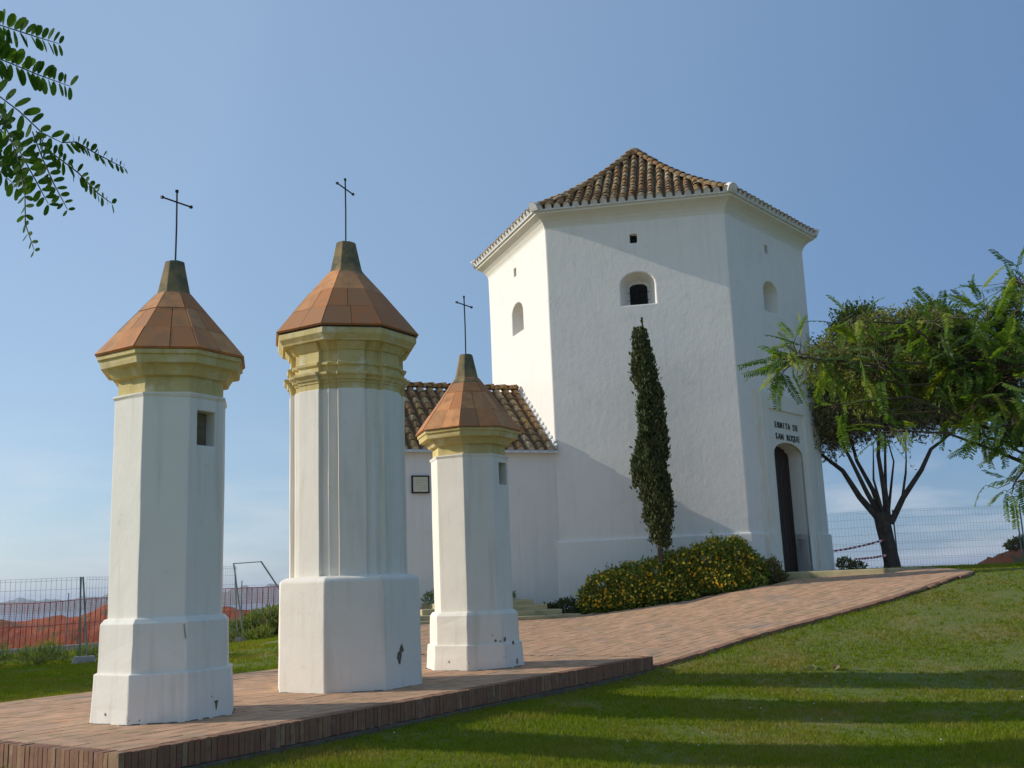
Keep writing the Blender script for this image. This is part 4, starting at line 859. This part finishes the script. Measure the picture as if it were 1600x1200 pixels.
# feather-leaved tree whose trunk leans in from the right
def frond_mesh(seed, pairs=16, L=1.):
    r_ = random.Random(seed); dr_ = (-.05, -.20, -.38, -.12, -.28)[seed % 5]; b = MB(); pts_ = [Vector((.05 * L * sin(i * .5 + seed), L * i / 8, dr_ * L * (i / 8) ** 2)) for i in range(9)]
    b.tube(pts_, [.010 - .0008 * i for i in range(9)], 3)
    for i in range(pairs):
        s = .12 + .86 * i / (pairs - 1); p = Vector((.05 * L * sin(s * 4 + seed), L * s, dr_ * L * s * s)); ll = L * .19 * (1 - .55 * abs(s - .45)) * r_.uniform(.85, 1.1)
        for sd in (-1, 1):
            d = Vector((sd * .86, .45 + r_.uniform(-.1, .1), -.30 + r_.uniform(-.2, .2))).normalized(); w_ = Vector((-d.y * sd, d.x * sd, r_.uniform(-.3, .3))).normalized() * ll * .15
            b.quad(p, p + d * ll * .3 + w_, p + d * ll * .8 + w_ * .8, p + d * ll, p + d * ll * .75 - w_ * .8, p + d * ll * .3 - w_)
    return b
g = np.random.default_rng(31); tb = thing('feather_leaved_tree', 'near tree with bright feathery leaves reaching in from the right edge', 'tree', (5.75, 10.1, tz(5.75, 10.1)))
mb = MB(); mb.tube([(5.75, 10.1, -1.4), (5.6, 10.1, -.5), (5.2, 10.05, .6), (4.98, 10, 1.25), (4.88, 10, 1.7), (4.95, 10, 2.3)], [.13, .11, .085, .075, .06, .04], 9); wobj('trunk', mb, M['bark2'], tb)
CL = [  # cluster: centre x, y, z, radius x, radius z, fronds
    (4.95, 10.2, 2.35, .42, .36, 50), (4.35, 10.0, 2.05, .46, .34, 30), (3.55, 9.8, 1.95, .30, .26, 9), (4.7, 9.8, 1.75, .45, .42, 52), (4.45, 9.6, 1.5, .34, .22, 10), (3.55, 9.9, 1.45, .2, .14, 2), (3.1, 9.7, 1.95, .26, .18, 7), (2.72, 9.6, 2.0, .24, .15, 14), (4.1, 9.7, 2.3, .3, .16, 7), (5.05, 9.9, 2.72, .24, .16, 12), (4.6, 9.5, 1.25, .30, .22, 14),
    (5.0, 9.6, 1.2, .30, .42, 26), (4.95, 9.4, .75, .30, .18, 9), (4.42, 9.2, .70, .16, .10, 4), (3.45, 9.3, 1.22, .18, .12, 3), (2.95, 9.3, 1.48, .14, .10, 2), (5.2, 10.4, 2.1, .5, .6, 45), (4.7, 10.6, 2.2, .45, .30, 22), (3.3, 9.7, 2.35, .22, .12, 4), (5.7, 10.6, 2.3, .6, .6, 36)]
def trunk_pt(z): return np.array([np.interp(z, [-.5, .6, 1.25, 1.7, 2.3], [5.6, 5.2, 4.98, 4.88, 4.95]), 10.03, z])
protos = []
for s in range(5):
    m_ = frond_mesh(s); me = m_.mesh('leaf'); me.materials.append(M['fernleaf']); protos.append((me, m_))
RV, RF, RT, nb_, cntf = [], {}, [], 0, 0; restf = MB(); br = MB(); placed = []
for cx, cy, cz, rx, rz, n_ in CL:
    hub = np.array([cx, cy, cz]); st0 = trunk_pt(min(2.3, max(.7, cz - .35))); midp = (st0 + hub) / 2 + g.normal(size=3) * .05 + [0, 0, -.04]
    m_ = MB(); q1 = st0 + (hub - st0) * .3 + g.normal(size=3) * .07; q2 = st0 + (hub - st0) * .68 + g.normal(size=3) * .07 + [0, 0, .05]; m_.tube([st0, q1, q2, hub], [.022, .016, .011, .007], 5); wobj('branch', m_, M['bark2'], tb)
    for i in range(int(n_ * 2.7)):
        p = hub + unit(g.normal(size=(1, 3)))[0] * [rx * 1.12, .55, rz * 1.12] * g.random() ** .45; out = unit((p - hub)[None] / [rx, .5, rz] * .8 + g.normal(size=(1, 3)) * .55 + [-.12, -.1, -.28])[0]
        placed.append((p, out, g.uniform(.20, .38)))
        br.tube([hub + (p - hub) * .08 * (i % 4), (hub + p) / 2 + g.normal(size=3) * .03, p], [.006, .0045, .003], 3)
stuff(wobj('twigs', br, M['bark2'], tb))
placed.sort(key=lambda a: a[0][1])
allV, allF, allT = [], {}, {}
for i, (p, out, L) in enumerate(placed):
    y = Vector(out); x = y.cross(Vector((g.normal() * .35, g.normal() * .35, 1))).normalized(); z = x.cross(y); m = Matrix((x * L, y * L, z * L)).transposed().to_4x4(); m.translation = p
    me, pm_ = protos[i % 5]
    if i < 300:
        o = bpy.data.objects.new('leaf', me); C.objects.link(o); o.parent = tb; o.matrix_parent_inverse = Matrix.Translation(-root_loc(tb)); o.matrix_basis = m
    else:
        tt = g.random()
        base = len(restf.v); restf.v += [tuple(m @ Vector(v)) for v in pm_.v]; restf.f += [tuple(a + base for a in f) for f in pm_.f]; restf.t += [tt] * len(pm_.f)
stuff(wobj('leaf_mass', restf, M['fernleaf'], tb))
# small olive leaves on fine sprays filling the crown between the fronds
tw = MB(); LP, LD = [], []; fill = [((3.42, 10.6, 2.15), (.34, .4, .30)), ((3.85, 10.6, 2.38), (.36, .4, .28)), ((4.3, 10.5, 2.42), (.34, .4, .26)), ((3.65, 10.5, 1.85), (.34, .4, .26)), ((4.15, 10.5, 1.95), (.38, .4, .30)), ((4.6, 10.5, 2.0), (.36, .4, .40))]
for b_ in fill: st0 = trunk_pt(1.6 + .15 * g.normal()); tw.tube([st0, (st0 + b_[0]) / 2 + g.normal(size=3) * .06, np.array(b_[0])], [.018, .012, .006], 5)
for i in range(1500):
    b_ = fill[g.integers(6)]; p = np.array(b_[0]) + unit(g.normal(size=(1, 3)))[0] * np.array(b_[1]) * g.random() ** .42; d = unit((p - b_[0])[None] * 2 + g.normal(size=(1, 3)) * .6)[0]; h_ = g.uniform(.06, .16)
    tw.tube([p - d * .10, p, p + d * h_], [.0035, .0025, .001], 3); s = g.random((15, 1)); LP.append(p + d * h_ * s + g.normal(size=(15, 3)) * .014); LD.append(unit(g.normal(size=(15, 3)) * .7 + d + [0, 0, -.2]))
LP, LD = np.concatenate(LP), np.concatenate(LD); L = g.uniform(.028, .055, len(LP)); stuff(wobj('sprays', tw, M['bark2'], tb)); leaf_cloud('small_leaves', LP, LD, L, L * .2, M['oliveleaf'], tb, g)

# overhanging branch close to the camera, top left, on a tree that stands outside the frame
nr_ = thing('overhanging_tree', 'near tree hanging oval-leafleted leaves into the top left corner', 'tree', (-3.3, 2.3, tz(-3.3, 2.3)))
mb = MB(); mb.tube([(-3.3, 2.3, -1.7), (-3.25, 2.3, .2), (-3.0, 2.35, 1.3), (-2.9, 2.4, 2.3)], [.12, .10, .07, .04], 8); wobj('trunk', mb, M['bark2'], nr_)
mb = MB(); mb.tube([(-3.05, 2.33, 1.1), (-2.3, 2.4, 1.42), (-1.75, 2.4, 1.40), (-1.42, 2.4, 1.27)], [.035, .02, .011, .006], 6); wobj('branch', mb, M['bark2'], nr_)
mb = MB(); mb.tube([(-2.3, 2.4, 1.42), (-1.8, 2.35, 1.50), (-1.45, 2.4, 1.47)], [.014, .009, .005], 6); wobj('branch', mb, M['bark2'], nr_)
def leaflet_mesh():
    b = MB(); n = 10; top = [(.5 * .46 * sin(2 * pi * i / n) * (1 - .12 * cos(2 * pi * i / n)), .5 - .5 * cos(2 * pi * i / n), .035 * sin(pi * (.5 - .5 * cos(2 * pi * i / n)))) for i in range(n)]
    b.v = top; b.f = [tuple(range(n))]; b.t = [0]; me = b.mesh('leaflet'); me.materials.append(M['nearleaf']); return me
lme = leaflet_mesh()
LEAVES = [  # rachis points (metres), leaflet pairs, length, how flat the leaflets lie towards the camera
    ([(-1.46, 2.40, 1.465), (-1.36, 2.38, 1.445), (-1.25, 2.37, 1.425), (-1.16, 2.37, 1.390), (-1.10, 2.37, 1.368)], 24, .044, .5),
    ([(-1.46, 2.42, 1.45), (-1.36, 2.42, 1.395), (-1.26, 2.42, 1.355), (-1.17, 2.42, 1.312), (-1.09, 2.42, 1.278)], 26, .050, .6),
    ([(-1.42, 2.40, 1.27), (-1.33, 2.40, 1.262), (-1.26, 2.40, 1.25), (-1.20, 2.39, 1.20), (-1.14, 2.39, 1.14), (-1.09, 2.39, 1.112)], 12, .042, 1.),
    ([(-1.09, 2.39, 1.112), (-1.05, 2.38, 1.108), (-1.00, 2.38, 1.075), (-.93, 2.38, 1.035)], 15, .027, .15),
    ([(-1.16, 2.40, 1.15), (-1.13, 2.40, 1.10), (-1.05, 2.40, 1.035), (-1.0, 2.40, .98), (-.965, 2.40, .952)], 18, .032, .3),
    ([(-1.15, 2.36, 1.13), (-1.12, 2.36, 1.055), (-1.09, 2.36, .99), (-1.055, 2.36, .925)], 11, .028, 1.),
    ([(-1.26, 2.38, 1.22), (-1.215, 2.38, 1.13), (-1.185, 2.38, 1.05), (-1.17, 2.38, .98), (-1.165, 2.38, .90), (-1.14, 2.38, .832)], 17, .030, .6),
    ([(-1.36, 2.42, 1.25), (-1.28, 2.42, 1.19), (-1.21, 2.42, 1.11), (-1.16, 2.42, 1.02), (-1.13, 2.42, .965)], 17, .046, .9),
    ([(-1.42, 2.45, 1.28), (-1.34, 2.45, 1.16), (-1.28, 2.44, 1.08), (-1.22, 2.44, 1.02)], 16, .046, .8),
    ([(-1.40, 2.36, 1.20), (-1.33, 2.36, 1.12), (-1.26, 2.36, 1.06), (-1.20, 2.36, 1.04)], 14, .042, .7)]
r = random.Random(77)
for pts_, pairs, LL, flat in LEAVES:
    pv_ = [Vector(p) for p in pts_]; m_ = MB(); m_.tube(pv_, [.0016] * (len(pv_) - 1) + [.0008], 4); stalk = wobj('leaf_stalk', m_, M['bark2'], nr_)
    seg = [0]
    for a_, b_ in zip(pv_, pv_[1:]): seg.append(seg[-1] + (b_ - a_).length)
    for i in range(pairs):
        s = seg[-1] * (.06 + .94 * i / (pairs - 1)); j = max(k for k in range(len(seg) - 1) if seg[k] <= s + 1e-9); f_ = (s - seg[j]) / (seg[j + 1] - seg[j]); p = pv_[j].lerp(pv_[j + 1], min(1, f_)); ax = (pv_[j + 1] - pv_[j]).normalized()
        view = Vector((0, -1, -.1)).normalized(); side = ax.cross(view).normalized(); dep = ax.cross(side)
        l_ = LL * 1.14 * (1 - .45 * (i / pairs) ** 2) * r.uniform(.88, 1.1)
        for sd in (-1, 1):
            d = (side * sd * (.35 + .65 * flat) + dep * sd * (1 - flat) * .9 + ax * .35 + Vector((r.uniform(-.22, .22), r.uniform(-.3, .3), r.uniform(-.28, .10)))).normalized()
            w_ = (ax * (.35 + .65 * flat) + side * (1 - flat) * .8 + Vector((r.uniform(-.4, .4), r.uniform(-.4, .4), r.uniform(-.4, .4)))); w_ = (w_ - d * w_.dot(d)).normalized(); n_ = w_.cross(d)
            m = Matrix((w_ * l_, d * l_, n_ * l_)).transposed().to_4x4(); m.translation = p + d * .002
            o = bpy.data.objects.new('leaflet', lme); C.objects.link(o); o.parent = stalk; o.matrix_basis = m

# trees outside the frame on the left: their shade lies on the lawn behind the terrace
def round_tree(x, y, h, rad, seed, label):
    g = np.random.default_rng(seed); z = tz(x, y); rt = thing('garden_tree', label, 'tree', (x, y, z)); m_ = MB(); m_.tube([(x, y, z - .2), (x + .1, y, z + h * .3), (x, y, z + h * .7)], [.16, .12, .06], 8); wobj('trunk', m_, M['bark2'], rt)
    bl = [((x + g.normal() * .5, y + g.normal() * .7, z + h * g.uniform(.45, .8)), (rad * .6, rad * .75, h * .27)) for _ in range(7)]
    P, d = blob_points(g, bl, 9000, .2); L = g.uniform(.12, .24, len(P)); leaf_cloud('crown', P, unit(d + g.normal(size=d.shape)), L, L * .3, M['bushleaf'], rt, g)
round_tree(-13.8, 16.2, 4.9, 2.1, 90, 'leafy tree beyond the left edge, shading the lawn behind the terrace')
round_tree(-14.2, 19.6, 4.5, 1.8, 91, 'leafy tree beyond the left edge, farther back than its neighbour')

# ------------------------------------------------------------------ fences, net, soil, kerb, tape
def mesh_panel(rt, a, b, z0, z1, dx=.10, dz=.22, rad=.0022, m=None):
    a, b = Vector(a), Vector(b); L = (b - a).length; d = (b - a).normalized(); mb = MB(); n = int(L / dx)
    for i in range(n + 1): p = a + d * i * L / n; mb.tube([p + Z1 * z0, p + Z1 * z1], rad, 3, cap=False)
    k = int((z1 - z0) / dz)
    for j in range(k + 1):
        z = z0 + (z1 - z0) * j / k; mb.tube([a + Z1 * z, b + Z1 * z], rad * 1.1, 3, cap=False)
        if j in (k, k // 2, 1): mb.tube([a + Z1 * (z - .05), b + Z1 * (z - .05)], rad * 1.1, 3, cap=False)
    return stuff(wobj('wire_mesh', mb, m or M['wire'], rt))
def fence_panel(label, a, b, h, group, foot=True, lean=(0, 0), rad=.02, dx=.10, wr=.0022, lift=.08):
    za, zb = tz(*a), tz(*b); rt = thing('mesh_fence_panel', label, 'fence', ((a[0] + b[0]) / 2, (a[1] + b[1]) / 2, (za + zb) / 2), group)
    z0 = max(za, zb) + lift; 
    for (x, y), zz in ((a, za), (b, zb)):
        m_ = MB(); m_.tube([(x, y, zz + .01), (x + lean[0], y + lean[1], z0 + h)], rad, 8); wobj('post', m_, M['steel'], rt)
    mesh_panel(rt, (a[0] + lean[0] * .5, a[1], 0), (b[0] + lean[0] * .5, b[1], 0), z0 + .02, z0 + h - .01, dx, .21, wr); return rt
def foot(x, y, label, ang=.3):
    z = tz(x, y); rt = thing('fence_foot', label, 'concrete block', (x, y, z), 'concrete fence feet'); c, s = cos(ang), sin(ang); mb = MB()
    mb.hexa([(x + c * a - s * b, y + s * a + c * b, z - .03) for a, b in ((-.24, -.12), (.24, -.12), (.24, .12), (-.24, .12))], [(x + c * a - s * b, y + s * a + c * b, z + .12) for a, b in ((-.19, -.09), (.19, -.09), (.19, .09), (-.19, .09))])
    wobj('block', mb, M['concrete'], rt, bevel=.015); return rt
GL = 'wire mesh fence panels at the left'
fence_panel('wire mesh fence panel at the left edge, left of the nearest fence foot', (-12.3, 21.3), (-8.97, 21.55), 1.63, GL, lean=(-.05, 0), wr=.003)
fence_panel('wire mesh fence panel running behind the nearest pillar', (-8.84, 21.62), (-8.1, 24.7), 1.63, GL, lean=(-.16, 0), wr=.003)
fence_panel('wire mesh fence panel ending at the leaning double posts', (-8.05, 24.8), (-7.42, 27.7), 1.88, GL, lean=(-.10, 0), wr=.003)
foot(-8.9, 21.6, 'concrete fence foot left of the nearest pillar'); foot(-7.4, 27.78, 'concrete fence foot below the leaning double posts')
z_ = tz(-7.3, 27.9); bp = thing('bent_fence_panel', 'fence panel with bent sloping tube, between the nearest and the middle pillar', 'fence', (-7.3, 27.9, z_))
for nm, p_ in (('post', [(-7.3, 27.9, z_), (-7.62, 27.95, .80)]), ('top_rail', [(-7.62, 27.95, .79), (-6.95, 28.2, .82)]), ('sloping_tube', [(-6.95, 28.2, .83), (-6.55, 28.4, .16), (-5.9, 28.6, -.95)])):
    m_ = MB(); m_.tube(p_, .022 if nm != 'top_rail' else .012, 8); wobj(nm, m_, M['steel'], bp)
mesh_panel(bp, (-7.35, 27.93, 0), (-6.6, 28.35, 0), -.95, .2, .1, .2, .0018)
# orange safety net on thin rods
net = thing('safety_net', 'orange plastic safety net strung between thin rods along the shore', 'safety net', (-10, 31, -1.2)); nm_ = MB(); x = -17.5; L_ = []
def nz(x): return (np.interp(x, [-18, -15.3, -12.3, -7.8, -4], [-.10, -.05, .01, .17, .24]) + .02 * sin(x * 1.9), np.interp(x, [-18, -15, -12, -9, -7.5, -4], [-1.45, -1.40, -1.32, -1.2, -1.1, -1.0]))
def nx_(x, f): return 31 + .10 * sin(x * 1.3) + .06 * sin(f * 5 + x * 3)
bar = MB()
while x < -4:
    t1, b1 = nz(x); bar.box((x + .01, nx_(x, .5), (t1 + b1) / 2), (.010, 0, 0), (0, .003, 0), (.02, 0, (t1 - b1) / 2)); x += .165
stuff(wobj('net_band', bar, M['net'], net)); x = -17.5
while x < -4:
    t1, b1 = nz(x); p = [(x + .03 * sin(j * .9 + x * 2), nx_(x, j / 5), t1 + (b1 - t1) * j / 5) for j in range(6)]
    for a_, b_ in zip(p, p[1:]): nm_.quad((a_[0] - .003, a_[1], a_[2]), (a_[0] + .003, a_[1], a_[2]), (b_[0] + .003, b_[1], b_[2]), (b_[0] - .003, b_[1], b_[2]))
    x += .041
for j in range(27):
    f_ = j / 26; xs = np.arange(-17.5, -3.9, .3)
    for a_, b_ in zip(xs, xs[1:]):
        za = nz(a_)[0] + (nz(a_)[1] - nz(a_)[0]) * f_; zb = nz(b_)[0] + (nz(b_)[1] - nz(b_)[0]) * f_; h = .0025 if j not in (0, 13, 26) else .012
        nm_.quad((a_, nx_(a_, f_), za - h), (b_, nx_(b_, f_), zb - h), (b_, nx_(b_, f_), zb + h), (a_, nx_(a_, f_), za + h))
stuff(wobj('net_strands', nm_, M['net'], net))
for xx in (-15.9, -13.3, -10.8, -8.2, -5.8):
    t1, b1 = nz(xx); m_ = MB(); m_.tube([(xx, 30.93, b1 - .3), (xx + .02, 30.93, t1 + .22)], .016, 6); wobj('rod', m_, M['steel'], net)
# red soil bank behind the net, soil heap on the right
def mound(label, fn, x0, x1, y0, y1, st, seed):
    g = np.random.default_rng(seed); xs = np.arange(x0, x1 + 1e-6, st); ys = np.arange(y0, y1 + 1e-6, st); X_, Y_ = np.meshgrid(xs, ys); Zt = terr(X_, Y_); H = fn(X_, Y_)
    Zm = Zt - .06 + H + g.normal(size=H.shape) * .03 * np.clip(H * 4, 0, 1) + .05 * np.sin(X_ * 3.1 + Y_ * 2) * np.clip(H * 3, 0, 1)
    ny_, nx2 = X_.shape; q = np.arange(nx2 * ny_).reshape(ny_, nx2); me = fast_mesh('soil_heap', np.stack([X_, Y_, Zm], -1).reshape(-1, 3), np.stack([q[:-1, :-1], q[:-1, 1:], q[1:, 1:], q[1:, :-1]], -1).reshape(-1, 4)); me.materials.append(M['soil'])
    o = bpy.data.objects.new('soil_heap', me); C.objects.link(o); return tag(o, label, 'soil heap')
def bank(x, y):
    crest = np.interp(x, [-22, -17, -15.2, -14.0, -13.0, -12.4, -11, -9, -7.8, -6, -4], [.85, .80, .74, .85, 1.12, 1.36, 1.38, .8, .42, .35, .3])
    return crest * np.clip(1 - ((y - 33.2) / 2.0) ** 2, 0, 1)
mound('long red soil bank behind the orange net, rising to the right', bank, -21, -3.8, 31.1, 35.5, .2, 4)
mound('small orange soil heap at the right edge beyond the lawn', lambda x, y: .58 * np.clip(1 - ((x - 14.9) / 1.7) ** 2 - ((y - 30.6) / 1.2) ** 2, 0, 1), 13.0, 17.0, 29.3, 32.0, .15, 5)
mb = MB(); kp = [(-17.5, 24.0), (-13.8, 28.0), (-12.0, 30.0), (-10.2, 30.35), (-8, 30.5)]
for (x0, y0), (x1, y1) in zip(kp, kp[1:]):
    n_ = 6
    for i in range(n_):
        a_ = (x0 + (x1 - x0) * i / n_, y0 + (y1 - y0) * i / n_); b_ = (x0 + (x1 - x0) * (i + 1) / n_, y0 + (y1 - y0) * (i + 1) / n_); d_ = Vector((b_[0] - a_[0], b_[1] - a_[1], 0)).normalized(); n2 = Vector((-d_.y, d_.x, 0)) * .09; ta_, tb_ = tz(*a_), tz(*b_)
        A_, B_ = Vector((a_[0], a_[1], 0)) + d_ * .004, Vector((b_[0], b_[1], 0)) - d_ * .004
        mb.hexa([A_ - n2 + Z1 * (ta_ - .3), B_ - n2 + Z1 * (tb_ - .3), B_ + n2 + Z1 * (tb_ - .3), A_ + n2 + Z1 * (ta_ - .3)], [A_ - n2 + Z1 * (ta_ + .14), B_ - n2 + Z1 * (tb_ + .14), B_ + n2 + Z1 * (tb_ + .14), A_ + n2 + Z1 * (ta_ + .14)])
struct(obj('kerb', mb, M['concrete'], bevel=.01))
GR = 'wire mesh fence panels behind the tree'; xs_ = [(7.0, 31.6), (10.80, 30.1), (14.42, 30.0), (18.0, 29.9)]
LR = ['wire mesh fence panel between the chapel and the dark tree', 'wire mesh fence panel right of the dark tree trunk', 'wire mesh fence panel at the right edge by the soil heap']
for (a_, b_), lb in zip(zip(xs_, xs_[1:]), LR): fence_panel(lb, (a_[0] + .05, a_[1]), (b_[0] - .05, b_[1]), 1.62, GR, rad=.022, dx=.09, wr=.0026)
def tape(label, a, b, sag):
    a, b = Vector(a), Vector(b); n = 22; rt = thing('barrier_tape', label, 'tape', tuple((a + b) / 2), 'red and white barrier tape'); w_ = MB(); rd = MB(); P = [a.lerp(b, i / n) - Z1 * sag * 4 * (i / n) * (1 - i / n) for i in range(n + 1)]
    for i in range(n):
        h = Z1 * .028; hx = Vector((0, .02 * sin(i * .7), 0)); (rd if i % 2 else w_).quad(P[i] - h - hx, P[i + 1] - h - hx, P[i + 1] + h + hx, P[i] + h + hx)
    wobj('white_stripes', w_, M['tapew'], rt); wobj('red_stripes', rd, M['taper'], rt)
M['tapew'] = pmat('white_tape', (.75, .75, .75), None, rough=.4); M['taper'] = pmat('red_tape', (.55, .03, .04), None, rough=.4)
tape('upper red and white tape from the tower corner to the tree trunk', (8.35, 27.9, .50), (9.72, 27.85, .74), .03)
tape('lower red and white tape from the tangled debris to the tree trunk', (8.9, 27.9, .27), (9.75, 27.82, .34), .02)
# a clod on the lawn and a few pale weeds in the border
x, y = 4.31, 15.5; z = tz(x, y); g = np.random.default_rng(3); rt = thing('dry_leaf', 'curled dry brown leaf lying on the lawn', 'leaf', (x, y, z)); P = np.array([[x, y, z + .035]] * 7) + g.normal(size=(7, 3)) * [.12, .05, .01]; L = g.uniform(.14, .24, 7); leaf_cloud('blade', P, unit(g.normal(size=(7, 3)) * [1, 1, .2]), L, L * .2, M['dryleaf'], rt, g, kind=False)

# ------------------------------------------------------------------ grass
g = np.random.default_rng(8); NG = 430000
th = g.uniform(-.57, .57, NG); yd = np.exp(g.uniform(math.log(7.6), math.log(31), NG)); gxp = th * yd; gyp = yd
plat = [tuple(tp(u, s, 0))[:2] for u, s in ((-.04, -.04), (LEN + .03, -.04), (LEN + .03, WID), (-.04, WID))]
ok = ~inside(gxp, gyp, plat) & ~inside(gxp, gyp, OUT)
tower = [(p[0], p[1]) for p in hexr(RW + .1, 0)]; ok &= ~inside(gxp, gyp, tower)
ok &= ~((gyp > 22) & (gxp > -5.5) & (gxp < 5.8) & (gyp < 27)) & ~inside(gxp, gyp, [(5.7, 24.3), (6.3, 24.2), (8.15, 23.4), (9.6, 24.9), (9.1, 27.6), (8.2, 27.4)])
ok &= ~((gxp < -9) & (gyp > 29)); gxp, gyp = gxp[ok], gyp[ok]
gz = np.concatenate([terr(a_, b_) for a_, b_ in zip(np.array_split(gxp, 60), np.array_split(gyp, 60))]) - .022
n = len(gxp); D = np.stack([g.normal(size=n) * .5, g.normal(size=n) * .5, np.ones(n)], 1); D = unit(D)
patchy = .75 + .35 * np.sin(gxp * 1.7 + 2 * np.sin(gyp * .9)) * np.cos(gyp * 1.3 + gxp)
h = (.026 + .022 * g.random(n)) * patchy * (1 + (gyp > 24) * .8) + .004; w_ = .0022 + .00035 * gyp
az_ = g.uniform(0, 2 * pi, n); S = np.stack([np.cos(az_), np.sin(az_) * .4, np.zeros(n)], 1); S = unit(S)
P = np.stack([gxp, gyp, gz], 1); V = np.stack([P - S * w_[:, None], P + S * w_[:, None], P + D * h[:, None] * 1.25], 1).reshape(-1, 3); F = np.arange(n * 3).reshape(-1, 3)
me = fast_mesh('grass', V, F, g.random(n)); me.materials.append(M['grass']); o = bpy.data.objects.new('grass', me); C.objects.link(o); stuff(o)

# denser tufts and a few clover heads scattered through the lawn
nt_ = 5200; pick = g.choice(len(gxp), nt_, replace=False); tx_, ty_, tz_ = gxp[pick], gyp[pick], gz[pick]; nb2 = 14
off_ = g.normal(size=(nt_, nb2, 2)) * .022; PX = (tx_[:, None] + off_[..., 0]).ravel(); PY = (ty_[:, None] + off_[..., 1]).ravel(); PZ = np.repeat(tz_, nb2)
P = np.stack([PX, PY, PZ], 1); n = len(P); D = unit(np.concatenate([off_.reshape(-1, 2) * 14 + g.normal(size=(n, 2)) * .3, np.ones((n, 1))], 1)); az_ = g.uniform(0, 2 * pi, n); S = np.stack([np.cos(az_), np.sin(az_) * .4, np.zeros(n)], 1)
h = g.uniform(.035, .075, n); w_ = (.0024 + .0003 * PY)[:, None]; V = np.stack([P - S * w_, P + S * w_, P + D * h[:, None]], 1).reshape(-1, 3)
me = fast_mesh('grass_tuft', V, np.arange(n * 3).reshape(-1, 3), np.repeat(g.random(nt_), nb2)); me.materials.append(M['grass']); o = bpy.data.objects.new('grass_tuft', me); C.objects.link(o); stuff(o)
mb = MB()
for i in g.choice(len(gxp), 420, replace=False):
    if g.random() < .45 or gyp[i] > 17 or (gxp[i] < 1 and gyp[i] > 12) or math.sin(gxp[i] * 1.9 + 2) * math.cos(gyp[i] * 1.5) < .2: continue
    q = Vector((gxp[i], gyp[i], gz[i] + .045)); mb.box(q, (.006, 0, 0), (0, .006, 0), (0, 0, .005))
M['clover'] = pmat('clover_head', (.72, .70, .60)); o = obj('clover', mb, M['clover']); stuff(o)
# ------------------------------------------------------------------ air
if HAZE > 0:
    hz = MB(); hz.box((0, 14000, 15.5), (30000, 0, 0), (0, 14500, 0), (0, 0, 115)); hm = bpy.data.materials.new('air'); hm.use_nodes = True; t_ = hm.node_tree; t_.nodes.clear()
    vo_ = N(t_, 'ShaderNodeVolumePrincipled'); vo_.inputs['Color'].default_value = HAZE_COL; vo_.inputs['Density'].default_value = HAZE; vo_.inputs['Anisotropy'].default_value = .2
    ou = N(t_, 'ShaderNodeOutputMaterial'); t_.links.new(vo_.outputs[0], ou.inputs['Volume']); hob = obj('haze', hz, hm); stuff(hob)
